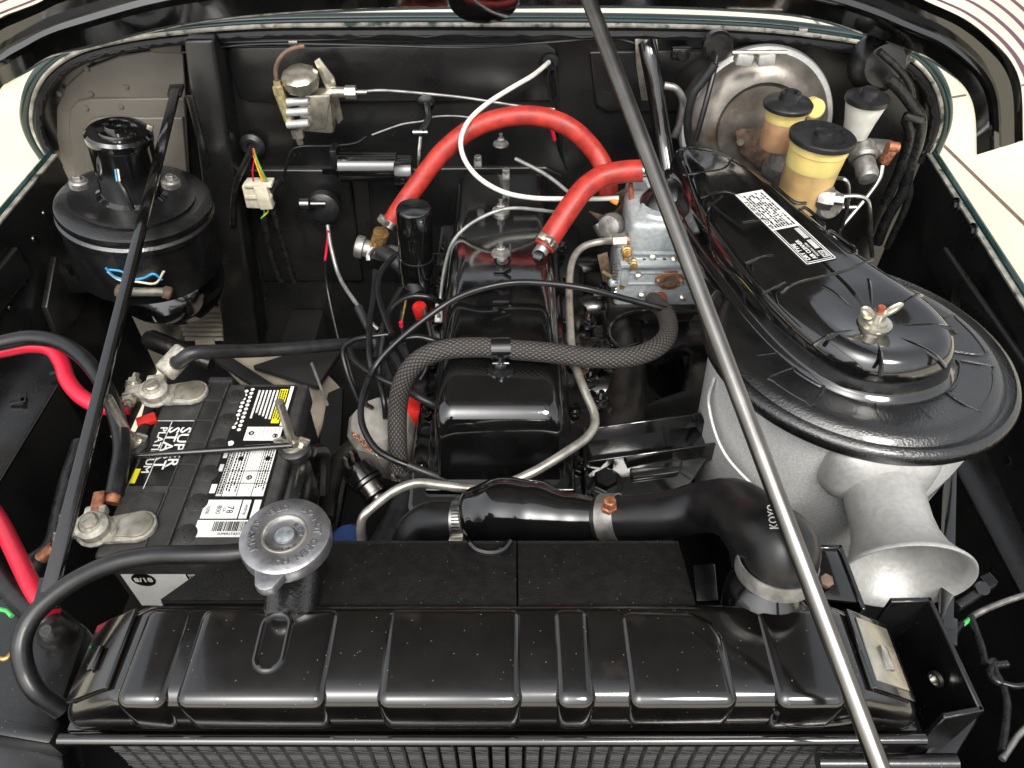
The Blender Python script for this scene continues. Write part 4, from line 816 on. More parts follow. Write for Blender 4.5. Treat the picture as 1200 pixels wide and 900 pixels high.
b = NB(); tube(b, [PY(438, 290, .965), PY(432, 298, .96), PY(432, 305, .955)], .004, 8); obj('valve_screw', b, 'steel', hv)
hose('heater_pipe', 'black heater pipe continuing below the coil', 'hose', [PY(446, 294, .97), PY(462, 304, .95), PY(478, 320, .93), PY(490, 345, .9)], .012, 'rubber')

# ================================================================== BRAKES
bc = V((.384, 1.125, 1.0)); bn = V((0, -.97, .24)).normalized()
bo = root('brake_booster', 'round dull silver brake booster drum on the firewall', 'brake booster', bc)
b = NB(); lathe(b, bc, bn, [(.112, -.07), (.114, -.01), (.1135, 0), (.108, .010), (.098, .018), (.085, .028), (.070, .030), (.064, .024), (.045, .024), (.02, .024)], 72); obj('booster_shell', b, 'booster_plate', bo)
b = NB(); lathe(b, bc, bn, [(.1125, -.010), (.1185, -.008), (.1195, 0), (.1165, .006), (.109, .008)], 72, False, False); obj('clamp_band', b, 'cast_silver', bo)
for dx in (-.016, .016):
    b = NB(); q = PY(884 + dx * 800, 68, 1.085); box(b, q, (.024, .022, .016), Matrix.Rotation(-dx * 6, 3, 'Y'), .003); obj('band_lug', b, 'cast_silver', bo)
b = NB(); cyl(b, PY(858, 62, 1.08), PY(922, 62, 1.08), .0035, n=10); obj('band_bolt', b, 'zinc', bo)
for a, r, s in ():
    d = V((math.cos(math.radians(a)), 0, math.sin(math.radians(a)))); b = NB(); t = bmesh.new(); bmesh.ops.create_uvsphere(t, u_segments=20, v_segments=10, radius=1); bmesh.ops.scale(t, vec=(s * 1.25, .0045, s), verts=t.verts)
    bmesh.ops.translate(t, vec=bc + bn * .026 + d * (r - .02), verts=t.verts); merge(b, t); obj('shell_swell', b, 'booster_plate', bo)
b = NB(); poly(b, [PY(x, y, 1.075) for x, y in ((862, 156), (868, 152), (905, 152), (930, 200), (905, 212), (866, 178))], V((0, .006, 0)), .002); obj('mount_plate', b, 'rust_brown', bo)
b = NB(); hexn(b, PY(867, 166, 1.072), (0, -1, .2), .006, .006); obj('mount_nut', b, 'zinc', bo)
hose('brake_vacuum_hose', 'black vacuum hose curving down the left side of the brake booster', 'hose', [PY(x, y, 1.09) for x, y in ((838, 75), (826, 92), (812, 112), (806, 140), (808, 165), (815, 185))], .0065, 'rubber')
hose('brake_vacuum_pipe', 'thin pale pipe bending behind the brake booster', 'pipe', [PY(x, y, 1.12) for x, y in ((778, 100), (792, 104), (800, 118), (798, 140), (790, 160))], .0055, 'dull_steel')
b = NB(); lathe(b, PY(841, 54, 1.13), (0, -1, .1), [(.022, -.01), (.022, .004), (.018, .008)], 28); tag(obj('blanking_plug', b, 'label_black'), 'round black rubber plug high on the firewall beside the brake booster', 'plug')
hose('speedometer_cable', 'thin black cable dropping from the round rubber plug', 'cable', [PY(840, 66, 1.11), PY(835, 90, 1.09), PY(826, 125, 1.07), (PY(815, 165, 1.06))], .004, 'hose_black')
bp = root('firewall_pipe', 'upright glossy black pipe on a pale corroded firewall plate', 'pipe', PY(770, 160, 1.12))
b = NB(); tube(b, [PY(758, 50, 1.15), PY(762, 70, 1.135), PY(769, 110, 1.12), PY(776, 160, 1.10), PY(782, 200, 1.07)], .0135, 16); obj('pipe_body', b, 'gloss_black', bp)
b = NB(); poly(b, [PY(x, y, 1.165) for x, y in ((744, 45), (770, 45), (772, 62), (766, 118), (752, 118), (746, 80))], V((0, .004, 0)), .001); obj('pipe_plate', b, 'zinc', bp)
def reservoir(name, label, cx, cyt, cyb, Y, r, capr, mats, taper=.92, split=.5, hx=0):
    top = PY(cx, cyt, Y); bot = PY(cx, cyb, Y); bot.x = top.x + hx; ax = (top - bot); H = ax.length
    o = root(name, label, 'reservoir', bot)
    ro = [(r * taper * .9, 0), (r * taper, .003), (r * (taper + (1 - taper) * split), H * split)]
    b = NB(); lathe(b, bot, ax, ro, 40, True, False); obj('fluid_body', b, mats[1], o)
    b = NB(); lathe(b, bot, ax, [(r * (taper + (1 - taper) * split), H * split), (r * .995, H * .8), (r, H * .86), (r * 1.03, H * .87), (r * 1.03, H * .93), (r, H)], 40, False, True); obj('clear_body', b, mats[0], o)
    return o, top, ax.normalized()
rs, tp, ax = reservoir('brake_reservoir', 'large yellow brake fluid reservoir with wide flat black cap', 963, 163, 240, .93, .0375, .044, ('amber_plastic', 'amber_fluid'), .88, .62, -.004)
b = NB(); lathe(b, tp - V((0, 0, .002)), ax, [(.0395, 0), (.0430, .001), (.0435, .007), (.0415, .0085), (.0385, .0078), (.012, .0078), (.0115, .0125), (.0095, .0135)], 56); cp = obj('cap', b, 'cap_black', rs)
arc_text('BRAKE FLUID ONLY CLEAN BEFORE', tp, .029, 160, -11.5, .0055, False, 'cap_black', cp, .0058)
rs, tp, ax = reservoir('brake_reservoir', 'smaller amber brake reservoir with stepped black cap in front of the booster', 923, 124, 172, 1.01, .0275, .033, ('amber_plastic', 'amber_dark'), .92, .7)
b = NB(); lathe(b, tp - V((0, 0, .002)), ax, [(.030, 0), (.0335, .001), (.034, .006), (.031, .009), (.016, .011), (.0145, .012), (.014, .021), (.011, .0225), (.0085, .0215), (.008, .017)], 48); obj('cap', b, 'cap_black', rs)
b = NB(); lathe(b, PY(955, 128, 1.02), (0, -1, .2), [(.014, -.015), (.0145, 0), (.011, .004)], 24); obj('filler_ear', b, 'amber_plastic', rs)
rs, tp, ax = reservoir('clutch_reservoir', 'white plastic clutch fluid cup with black cap beside the yellow reservoir', 1016, 117, 160, 1.06, .027, .03, ('white_plastic', 'white_plastic'), .66, .45)
b = NB(); lathe(b, tp - V((0, 0, .003)), ax, [(.029, 0), (.031, .001), (.031, .008), (.027, .0095), (.014, .010), (.013, .018), (.010, .020)], 40); obj('cap', b, 'cap_black', rs)
mc = root('master_cylinder', 'dark cast brake master cylinder below the yellow reservoirs', 'master cylinder', PY(945, 235, .95))
b = NB(); cyl(b, PY(905, 195, 1.06), PY(975, 242, .90), .02, n=24, bev=.003); lathe(b, PY(955, 230, .93), (0, 0, 1), [(.026, -.012), (.026, .01)], 24); lathe(b, PY(922, 178, 1.01), (0, 0, 1), [(.024, -.02), (.02, .01)], 24); obj('cylinder_body', b, 'dull_steel', mc)
b = NB(); lathe(b, PY(975, 233, .90), (1, -.2, 0), [(.012, -.02), (.016, -.01), (.016, 0), (.008, .002), (.008, .014)], 6); obj('outlet_fitting', b, 'dull_steel', mc)
cm = root('clutch_cylinder', 'dull grey clutch master cylinder with orange copper banjo', 'master cylinder', PY(1015, 190, 1.04))
b = NB(); cyl(b, PY(990, 172, 1.10), PY(1042, 178, 1.05), .017, n=20, bev=.002); lathe(b, PY(1012, 186, 1.04), (0, -.9, -.35), [(.021, -.02), (.021, .0), (.017, .004)], 20); lathe(b, PY(1014, 196, 1.02), (0, -.9, -.35), [(.015, -.01), (.016, .014), (.013, .022), (.006, .024)], 20); obj('cylinder_body', b, 'dull_steel', cm)
b = NB(); box(b, PY(1042, 180, 1.03), (.014, .014, .034), Matrix.Rotation(.25, 3, 'Y'), .004); cyl(b, PY(1040, 172, 1.03), PY(1052, 173, 1.03), .008, n=12); obj('banjo', b, 'copper', cm)
for lab, L in (('bright steel brake pipe bending down right of the yellow reservoir', [(980, 209, .96), (990, 211, .95), (994, 222, .95), (992, 245, .95), (986, 266, .96)]), ('thin steel brake pipe from outlet fitting turning down', [(984, 231, .90), (1002, 230, .90), (1015, 234, .90), (1019, 248, .90), (1020, 275, .91), (1022, 300, .93)]),
               ('straight steel clutch pipe slanting down from copper banjo', [(1034, 194, 1.02), (1030, 210, 1.01), (1015, 232, 1.0), (988, 264, .98), (982, 275, .98)]), ('short steel brake pipe behind the brake pipes', [(976, 244, .96), (1003, 243, .96)])):
    hose('brake_pipe', lab, 'pipe', [PY(*q) for q in L], .0034, 'steel')
# wiring loom on the right
wl_ = root('wiring_loom', 'black taped wiring loom beside the clutch cylinder', 'wiring', PY(1075, 170, 1.1))
for L, r in (([(1040, 92), (1052, 102), (1068, 122), (1078, 140), (1076, 165), (1066, 195), (1058, 225), (1040, 255), (1028, 285)], .009), ([(1030, 60), (1052, 80), (1066, 100), (1070, 130)], .005), ([(1062, 140), (1066, 160), (1054, 200), (1036, 240)], .008), ([(1070, 150), (1060, 190), (1065, 230), (1040, 290)], .006)):
    b = NB(); tube(b, [PY(x, y, 1.08) for x, y in L], r, 10, 8); obj('loom_branch', b, 'tape_black', wl_)
b = NB(); box(b, PY(1070, 138, 1.07), (.03, .012, .012), Matrix.Rotation(.2, 3, 'Y'), .003); obj('loom_clip', b, 'satin_black', wl_)
b = NB(); lathe(b, PY(1028, 72, 1.15), (0, -1, .2), [(.045, 0), (.045, .01), (.03, .03), (.01, .032)], 24); tag(obj('horn_relay', b, 'satin_black'), 'black round housing behind the white clutch cup', 'housing')
# ================================================================== HEATER BLOWER
bl = root('heater_blower', 'black round heater blower housing with motor on top', 'blower', PY(165, 330, 1.02))
YB_ = 1.0; tc_, bc_ = PY(139, 156, YB_), PY(156, 228, YB_); ax = (tc_ - bc_).normalized(); Lm = (tc_ - bc_).length
b = NB(); lathe(b, bc_, ax, [(.050, -.004), (.050, .004), (.043, .008), (.043, .02), (.0435, Lm - .012), (.0445, Lm - .010), (.045, Lm - .004), (.045, Lm), (.041, Lm + .004), (.027, Lm + .004), (.026, Lm + .007), (.018, Lm + .008), (.017, Lm + .014), (.010, Lm + .015), (.009, Lm + .008)], 48); obj('motor', b, 'gloss_black', bl)
b = NB(); lathe(b, bc_, ax, [(.107, -.125), (.109, -.06), (.107, -.036), (.111, -.034), (.1115, -.026), (.108, -.022), (.110, -.018), (.109, -.010), (.102, -.006), (.085, -.003), (.05, -.003)], 72); obj('housing', b, 'crinkle_black', bl)
b = NB(); lathe(b, bc_, ax, [(.086, -.003), (.088, .001), (.080, .003), (.05, .003)], 48); obj('motor_flange', b, 'satin_black', bl)
for x, y in ((92, 214), (200, 213)):
    p = PY(x, y, .965); b = NB(); lathe(b, p, ax, [(.013, -.006), (.013, .002), (.010, .004), (.010, .006)], 16); hexn(b, p + ax * .005, ax, .006, .006); obj('flange_bolt', b, 'dull_steel', bl)
b = NB(); box(b, PY(176, 149, .985), (.008, .006, .008), Matrix.Rotation(.5, 3, 'Y'), .001); obj('motor_tab', b, 'zinc', bl)
w = [PY(138, 198, .945), PY(140, 212, .935), PY(147, 225, .925), PY(156, 246, .92)]
wire('motor_lead', w, .0035, 'hose_black', bl); wire('motor_wire', [p + V((-.002, -.003, .001)) for p in w[:2]], .0012, 'wire_blue', bl); wire('motor_wire', [p + V((.002, -.003, .001)) for p in w[:2]], .0012, 'cream_plastic', bl)
b = NB(); lathe(b, PY(182, 318, 1.0), (.1, -.75, .65), [(.088, -.08), (.086, -.02), (.074, .004), (.05, .012), (.01, .014)], 48); obj('scroll_case', b, 'gloss_black', bl)
b = NB(); box(b, PY(98, 318, 1.03), (.09, .06, .05), Matrix.Rotation(.1, 3, 'Z'), .006); obj('inlet_box', b, 'satin_black', bl)
b = NB(); p = PY(97, 316, .997); box(b, p, (.05, .003, .022), None, .001); obj('inlet_frame', b, 'gloss_black', bl)
p0, p1 = PY(141, 341, .880), PY(196, 343, .884); b = NB(); box(b, (p0 + p1) / 2, ((p1 - p0).length, .012, .010), None, .003); obj('resistor', b, 'zinc', bl)
for q in (p0, p1): b = NB(); box(b, q, (.014, .016, .016), Matrix.Rotation(.4, 3, 'Y'), .004); obj('resistor_clip', b, 'rust_brown', bl)
for L, m in (([(124, 314), (134, 324), (150, 328), (168, 326), (180, 321), (190, 328)], 'wire_blue'), ([(128, 316), (142, 318), (150, 324)], 'wire_blue'), ([(126, 318), (140, 328), (160, 330), (182, 332), (192, 318)], 'cream_plastic')):
    wire('resistor_wire', [PY(x, y, .876) for x, y in L], .0018, m, bl)
# ================================================================== FIREWALL GADGETS
vs = root('vacuum_switch', 'tarnished silver vacuum switch valve with pipe fittings on the firewall', 'valve', PY(365, 150, 1.16)); YV = 1.13
b = NB(); box(b, PY(372, 132, YV), (.052, .03, .055), Matrix.Rotation(.08, 3, 'Y'), .006); poly(b, [PY(x, y, YV - .018) for x, y in ((356, 112), (388, 111), (382, 152), (364, 153))], V((0, .03, 0)), .004); obj('valve_body', b, 'zinc', vs)
b = NB(); lathe(b, PY(352, 92, YV - .01), (0, -.25, 1), [(.026, -.012), (.0275, -.006), (.0275, .006), (.020, .012), (.006, .013)], 10); box(b, PY(352, 98, YV - .015), (.04, .02, .014), None, .004); obj('valve_dome', b, 'zinc', vs)
b = NB(); poly(b, [PY(x, y, YV + .005) for x, y in ((368, 72), (374, 68), (392, 92), (402, 140), (396, 146), (380, 100))], V((0, .004, 0)), .001); obj('valve_bracket', b, 'zinc', vs)
b = NB(); cyl(b, PY(389, 108, YV - .01), PY(416, 108, YV - .01), .008, n=14); lathe(b, PY(405, 108, YV - .01), (1, 0, 0), [(.010, 0), (.010, .016)], 6); cyl(b, PY(416, 108, YV - .01), PY(430, 108, YV - .01), .0035, n=10); obj('side_port', b, 'zinc', vs)
b = NB(); cyl(b, PY(328, 110, YV - .01), PY(342, 148, YV - .01), .0085, n=14); lathe(b, PY(328, 110, YV - .01), (0, 0, 1), [(.009, 0), (.009, .012), (.006, .014), (.006, .02)], 6); obj('port_pipe', b, 'zinc_yellow', vs)
for y in (118, 130, 144):
    b = NB(); cyl(b, PY(336, y + 2, YV - .02), PY(362, y, YV - .02), .006, n=12, bev=.001); obj('port_screw', b, 'cast_silver', vs)
b = NB(); lathe(b, PY(348, 152, YV - .015), (.05, 0, -1), [(.010, 0), (.010, .012), (.006, .014), (.005, .024)], 6); obj('lower_fitting', b, 'zinc', vs)
wire('vacuum_pipe', [PY(x, y, YV - .01) for x, y in ((326, 100), (323, 85), (326, 72), (334, 62), (346, 56), (357, 54))], .0034, 'rust_brown', vs, 8)
hose('vacuum_cable', 'thin grey vacuum pipe stretching across the firewall to the engine', 'pipe', [PY(x, y, 1.13) for x, y in ((428, 107), (450, 106), (490, 109), (540, 114), (580, 120), (620, 126), (650, 128))], .0022, 'tin_wire')
hose('vacuum_hose', 'thin black hose under the vacuum switch', 'hose', [PY(x, y, 1.16) for x, y in ((430, 160), (415, 168), (385, 171), (352, 172), (340, 180), (332, 210))], .0022, 'hose_black')
hose('vacuum_hose', 'thin black wire rising to the throttle bracket', 'wire', [PY(x, y, 1.16) for x, y in ((436, 158), (470, 146), (495, 142), (508, 137), (535, 136), (565, 140))], .0016, 'tin_wire')
# slanted actuator
va = root('wiper_linkage', 'black horizontal actuator cylinder on the firewall', 'actuator', PY(440, 200, 1.14)); YA = 1.13
b = NB(); cyl(b, PY(397, 196, YA), PY(468, 196, YA), .024, n=28, bev=.003); obj('actuator_body', b, 'gloss_black', va)
b = NB(); lathe(b, PY(464, 202, YA - .005), (1, 0, 0), [(.026, 0), (.028, .003), (.028, .028), (.024, .032), (.008, .034)], 28); obj('actuator_head', b, 'gloss_black', va)
b = NB()
for k in range(9): lathe(b, PY(378 + k * 2.2, 201, YA), (1, 0, 0), [(.003, 0), (.0055, .0012), (.003, .0026)], 12)
obj('actuator_spring', b, 'satin_black', va)
b = NB(); tube(b, [PY(493, 160, YA - .02), PY(491, 185, YA - .03), PY(492, 212, YA - .03)], .003, 8); cyl(b, PY(484, 155, YA - .02), PY(501, 155, YA - .02), .004, n=10); obj('actuator_lever', b, 'steel', va)
b = NB(); hexn(b, PY(488, 210, YA - .035), (0, -1, .2), .008, .008); obj('lever_nut', b, 'gloss_black', va)
b = NB(); box(b, PY(394, 188, YA + .015), (.012, .03, .05), None, .003); obj('actuator_mount', b, 'satin_black', va)
# connector
cn = root('wire_connector', 'cream plastic wire connector hanging on coloured wires', 'connector', PY(304, 230, 1.14)); YC = 1.13
b = NB(); box(b, PY(296, 228, YC), (.024, .02, .042), Matrix.Rotation(.05, 3, 'Y'), .002); box(b, PY(310, 229, YC - .006), (.023, .022, .044), Matrix.Rotation(-.05, 3, 'Y'), .003); box(b, PY(304, 214, YC - .003), (.046, .024, .006), None, .001); box(b, PY(304, 228, YC - .002), (.046, .022, .008), None, .002); obj('connector_shell', b, 'cream_plastic', cn)
for L, m in (([(297, 212), (296, 200), (298, 186), (296, 176)], 'red_cable'), ([(310, 212), (304, 196), (299, 182), (297, 174)], 'wire_orange'), ([(313, 212), (307, 200), (301, 186), (298, 176)], 'wire_green'), ([(308, 212), (303, 200), (297, 182)], 'wire_yellow'), ([(308, 243), (310, 250), (306, 256)], 'wire_green'), ([(313, 243), (314, 248), (308, 254)], 'wire_yellow')):
    wire('connector_wire', [PY(x, y, YC - .008) for x, y in L], .0014, m, cn)
for L in ([(309, 255), (312, 270), (316, 290), (322, 310), (330, 330)], [(296, 172), (288, 190), (277, 215), (273, 245), (273, 262)], [(330, 210), (318, 232), (330, 280), (345, 330)]):
    hose('loom_tail', {0: 'black taped loom tail below the cream connector', 1: 'black sleeve cable left of the cream connector', 2: 'black loose loom right of the cream connector'}[[309, 296, 330].index(L[0][0])], 'cable', [PY(x, y, YC) for x, y in L], .0055, 'tape_black')
# diaphragm
dp = root('rubber_boot', 'round black rubber boot with shiny tube end on the firewall', 'rubber boot', PY(380, 243, 1.16))
b = NB(); lathe(b, PY(379, 243, 1.165), (0, -1, .05), [(.029, -.01), (.029, .006), (.026, .009), (.010, .014), (.004, .015)], 32); obj('boot_disc', b, 'rubber', dp)
b = NB(); cyl(b, PY(351, 239, 1.14), PY(364, 239, 1.14), .010, n=16, bev=.002); cyl(b, PY(364, 239, 1.14), PY(381, 239, 1.145), .005, n=12); obj('boot_tube', b, 'chrome', dp)
hose('throttle_cable', 'pale grey cable dropping from the rubber boot to the lead bundle', 'cable', [PY(384, 264, 1.13), PY(388, 290, 1.10), PY(398, 325, 1.06), PY(415, 352, 1.0), PY(435, 378, .95), PY(443, 386, .94)], .0036, 'tin_wire')
hose('warning_wire', 'red and black wire hanging from the rubber boot', 'wire', [PY(385, 270, 1.12), PY(383, 290, 1.11), PY(381, 305, 1.10)], .0025, 'red_cable')
hose('warning_wire', 'black wire continuing below the red wire to the chassis', 'wire', [PY(381, 305, 1.10), PY(384, 340, 1.08), PY(395, 390, 1.02), PY(408, 440, .95), PY(418, 470, .9)], .003, 'hose_black')
# choke/throttle white cable
hose('choke_cable', 'white sheathed choke cable looping from the firewall grommet over the engine', 'cable', [PY(x, y, Y) for x, y, Y in ((643, 73, 1.17), (625, 88, 1.12), (598, 104, 1.09), (570, 122, 1.06), (549, 142, 1.03), (540, 165, 1.0), (545, 188, .985), (562, 209, .97), (590, 225, .96), (625, 232, .955), (665, 233, .955), (700, 233, .96), (725, 232, .96))], .0036, 'white_wire')
hose('throttle_wire', 'pale wire arching over the valve cover toward the coil', 'cable', [PY(x, y, Y) for x, y, Y in ((660, 250, .95), (630, 246, .93), (600, 244, .92), (575, 250, .91), (548, 265, .90), (530, 285, .89), (521, 315, .88), (516, 350, .86), (514, 372, .83))], .0026, 'tin_wire')
b = NB(); cyl(b, PY(515, 356, .85), PY(514, 378, .83), .006, n=12, bev=.001); tag(obj('wire_connector', b, 'white_wire'), 'small pale bullet connector at the valve cover edge', 'connector')
b = NB(); cyl(b, PY(509, 378, .86), PY(509, 392, .85), .009, n=14); tag(obj('brass_stub', b, 'brass'), 'small brass breather stub between coil and valve cover', 'fitting')
hose('firewall_lead', 'thin black wire dropping from the grommet behind the red hose', 'wire', [PY(x, y, 1.17) for x, y in ((645, 78), (642, 95), (645, 115), (652, 135), (654, 170), (665, 200))], .0022, 'hose_black')
hose('firewall_lead', 'second thin black wire below the grommet', 'wire', [PY(x, y, 1.16) for x, y in ((650, 78), (653, 100), (655, 130), (656, 160), (660, 185))], .0022, 'hose_black')
b = NB(); cyl(b, PY(647, 152, 1.15), PY(650, 164, 1.15), .003, n=8); tag(obj('red_terminal', b, 'red_cable'), 'tiny red wire terminal under the red hose arch', 'terminal')
hose('linkage_rod', 'thin steel throttle linkage rod behind the red hose', 'rod', [PY(604, 186, 1.05), PY(640, 205, 1.02), PY(672, 230, .98)], .003, 'tin_wire')
for x, y, l in ((593, 205, 'small black stud behind the valve cover top'), (560, 190, 'small pale clip beside the rear stud')):
    b = NB(); box(b, PY(x, y, 1.05), (.012, .012, .014), None, .002); hexn(b, PY(x, y - 3, 1.045), (0, 0, 1), .006, .006); tag(obj('stud_clip', b, 'dull_steel'), l, 'clip')
b = NB(); q = PY(500, 118, 1.16); lathe(b, q, (0, -1, 0), [(.014, 0), (.014, .008), (.008, .012)], 18); tube(b, [q + V((0, -.01, 0)), PY(502, 140, 1.13), PY(494, 155, 1.11)], .006, 8); tag(obj('throttle_pivot', b, 'satin_black'), 'black pivot arm bolted to the firewall above the actuator', 'lever')
b = NB(); q = PY(798, 62, 1.165); box(b, q, (.03, .012, .018), None, .003); hexn(b, q + V((0, -.008, 0)), (0, -1, 0), .008, .008); tag(obj('firewall_bolt', b, 'satin_black'), 'hex bolt plate on the firewall above the black pipe', 'bolt')

# ================================================================== BATTERY
BX0, BX1, BY0, BY1, ZB = -.424, -.253, .412, .662, .890
bt = root('battery', 'black car battery with white printed labels and carry strap', 'battery', ((BX0 + BX1) / 2, (BY0 + BY1) / 2, ZB - .2))
b = NB(); box(b, ((BX0 + BX1) / 2, (BY0 + BY1) / 2, ZB - .115), (BX1 - BX0 - .008, BY1 - BY0 - .008, .18), bev=.005); obj('case', b, 'battery_case', bt)
b = NB(); box(b, ((BX0 + BX1) / 2, (BY0 + BY1) / 2, ZB - .0175), (BX1 - BX0, BY1 - BY0, .035), bev=.005, seg=3); obj('lid', b, 'battery_lid', bt)
bx = lambda px, py: PZ(px, py, ZB)
sx0, sx1 = -.3745, -.3495
b = NB(); box(b, ((sx0 + sx1) / 2, (BY0 + BY1) / 2, ZB + .0012), (sx1 - sx0, BY1 - BY0 + .006, .003), bev=.0012); box(b, ((sx0 + sx1) / 2, BY1 + .002, ZB - .01), (sx1 - sx0 + .006, .01, .03), bev=.003); obj('carry_strap', b, 'battery_case', bt)
for s in (sx0 + .0012, sx1 - .0012): b = NB(); box(b, (s, (BY0 + BY1) / 2, ZB + .0032), (.0014, BY1 - BY0, .0014)); obj('strap_rib', b, 'battery_lid', bt)
for k in range(5):
    b = NB(); box(b, ((sx0 + sx1) / 2, BY0 + .085 + k * .033, ZB + .0032), (sx1 - sx0 - .002, .0014, .0014)); obj('strap_rib', b, 'battery_lid', bt)
b = NB(); lathe(b, ((sx0 + sx1) / 2, BY0 + .135, ZB + .0026), (0, 0, 1), [(.006, 0), (.006, .002), (.004, .002), (.0035, .001)], 20); obj('strap_button', b, 'battery_lid', bt)
for k in range(6):
    c = V((-.3375, BY0 + .028 + k * .0395, ZB)); b = NB(); lathe(b, c, (0, 0, 1), [(.0118, 0), (.0118, .0009), (.0110, .0013)], 28); o = obj('vent_plug', b, 'battery_case', bt)
    for dx, dy in ((.004, .004), (-.004, .004), (0, -.005)): b = NB(); lathe(b, c + V((dx, dy, .0013)), (0, 0, 1), [(.0009, 0), (.0008, .0003)], 8); obj('plug_hole', b, 'label_black', o)
TX = (0, -1, 0)
def bf(x, y, z=ZB + .0003): return frame((x, y, z), TX, (0, 0, 1))
b = NB(); quad(b, bf(-.397, .597), 0, -.022, .095, .0215, .0003); lb_ = obj('brand_label', b, 'label_black', bt)
for s, x, y, size, sx in (('SUPER', -.3822, .588, .0180, 1.2), ('START', -.3958, .588, .0180, 1.2), ('PLATINUM', -.4082, .588, .0120, 1.2)):
    text(s, size, bf(x, y, ZB + .0008), 'label_white', lb_, ext=.0001, align='LEFT', sx=sx, bold=.0006 if size > .02 else .0002)
b = NB(); quad(b, bf(-.4022, .598, ZB + .0007), 0, 0, .10, .0008, .0002); quad(b, bf(-.419, .598, ZB + .0007), 0, 0, .0008, .043, .0002); obj('label_line', b, 'label_white', lb_)
b = NB(); quad(b, bf(-.4165, .525, ZB + .001), 0, -.003, .02, .003, .0005); obj('test_label', b, 'label_yellow', bt)
b = NB(); box(b, (-.398, .462, ZB + .001), (.044, .06, .003), None, .001); obj('lid_step', b, 'battery_lid', bt)
# data label (black with white boxes), reading towards the radiator
b = NB(); quad(b, bf(0, 0), -.655, -.3300, -.436, -.2655, .0003); dl = obj('data_label', b, 'label_black', bt)
def dq(y0, y1, x0, x1, m, name='label_block', h=.0006): b = NB(); quad(b, bf(0, 0), -y1, x0, -y0, x1, h); return obj(name, b, m, dl)
for k in range(11):
    for j in range(2):
        if j == 0 and k == 10: continue
        b = NB(); lathe(b, (-.3265 + j * .0068, .647 - k * .0066 + j * .003, ZB + .0004), (0, 0, 1), [(.0025, 0), (.0024, .0003)], 12); obj('label_dot', b, 'label_white', dl)
def lines(y0, y1, x0, x1, n, m, seed, wob=.3):
    r = random.Random(seed); b = NB()
    for k in range(n):
        x = x0 + (x1 - x0) * (k + .5) / n; hw = (x1 - x0) / n * .26; y = y1; yend = y0 + r.random() * (y1 - y0) * wob
        while y > yend:
            w = r.uniform(.0010, .0040); quad(b, bf(0, 0), -y, x - hw, -max(yend, y - w), x + hw, .0009); y -= w + .0009
    obj('print_lines', b, m, dl)
lines(.600, .648, -.3125, -.2855, 6, 'label_white', 1)
dq(.594, .650, -.2850, -.2755, 'label_yellow'); lines(.596, .648, -.2845, -.2760, 3, 'label_black', 2, .1); dq(.590, .655, -.2735, -.2695, 'label_white')
dq(.567, .588, -.3105, -.2690, 'label_white'); lines(.568, .587, -.3100, -.2700, 9, 'label_grey', 3, .1)
dq(.488, .556, -.3135, -.2690, 'label_white'); lines(.490, .554, -.3125, -.2990, 4, 'label_black', 4); lines(.492, .550, -.296, -.283, 5, 'label_grey', 5); lines(.492, .552, -.281, -.270, 4, 'label_black', 7)
dq(.488, .556, -.3205, -.3145, 'label_grey'); lines(.488, .556, -.3205, -.3145, 2, 'label_black', 6, .05)
for x in (-.2980, -.2820): dq(.488, .556, x - .0003, x + .0003, 'label_black', 'label_line', .0011)
for y in (.522, .505): dq(y - .0003, y + .0003, -.3135, -.269, 'label_black', 'label_line', .0012)
dq(.492, .504, -.3285, -.3225, 'label_white'); dq(.522, .532, -.3270, -.3225, 'label_grey'); dq(.541, .551, -.3270, -.3225, 'label_grey')
b = NB(); lathe(b, (-.324, .563, ZB + .0004), (0, 0, 1), [(.0042, 0), (.004, .0003)], 8); obj('label_dot', b, 'label_white', dl)
for y0, x0 in ((.578, -.3035), (.574, -.2750), (.540, -.3060), (.540, -.2755), (.513, -.290)):
    b = NB(); lathe(b, (x0, y0, ZB + .0009), (0, 0, 1), [(.0032, 0), (.0032, .0004), (.0023, .0004), (.0022, .0001)], 16); obj('warning_mark', b, 'label_black', dl)
dq(.459, .483, -.3290, -.2900, 'label_white'); dq(.459, .483, -.2885, -.2800, 'label_white'); dq(.459, .483, -.2765, -.2690, 'label_white')
for tx, xx, sz in (('78', -.3000, .010), ('800', -.3120, .0075), ('CA', -.3060, .004), ('1000', -.3235, .006), ('MTP78', -.2840, .0045)): text(tx, sz, bf(xx, .470, ZB + .0012), 'label_black', dl, ext=.0001)
dq(.436, .457, -.3300, -.268, 'label_white')
r = random.Random(9); b = NB(); x = -.312
while x < -.272:
    w = r.choice((.0004, .0008, .0012)); quad(b, bf(0, 0), -.455, x, -.443, x + w, .0009); x += w + r.choice((.0005, .0009))
obj('bar_code', b, 'label_black', dl)
text('SUPERSTART', .0042, frame((-.293, .4395, ZB + .0012), (1, 0, 0), (0, 0, 1)), 'label_black', dl, ext=.0001)
# front face sticker
FF = frame((-.34, BY0 + .0035, ZB - .05), (1, 0, 0), (0, -1, 0))
b = NB(); quad(b, FF, -.070, -.052, .075, .042, .0005); fl = obj('front_sticker', b, 'label_white', bt)
b = NB(); lathe(b, (-.389, BY0 + .003, ZB - .047), (0, -1, 0), [(.0125, 0), (.0124, .0008)], 32); obj('date_dot', b, 'label_black', fl)
text('8/18', .011, frame((-.389, BY0 + .002, ZB - .047), (1, 0, 0), (0, -1, 0)), 'label_white', fl, ext=.0001, bold=.0003)
b = NB(); quad(b, FF, -.002, -.012, .05, .024, .0007); obj('notice_box', b, 'label_black', fl); b = NB()
for k in range(5): quad(b, FF, 0, -.009 + k * .0062, .048, -.0055 + k * .0062, .0009)
obj('print_lines', b, 'label_grey', fl)
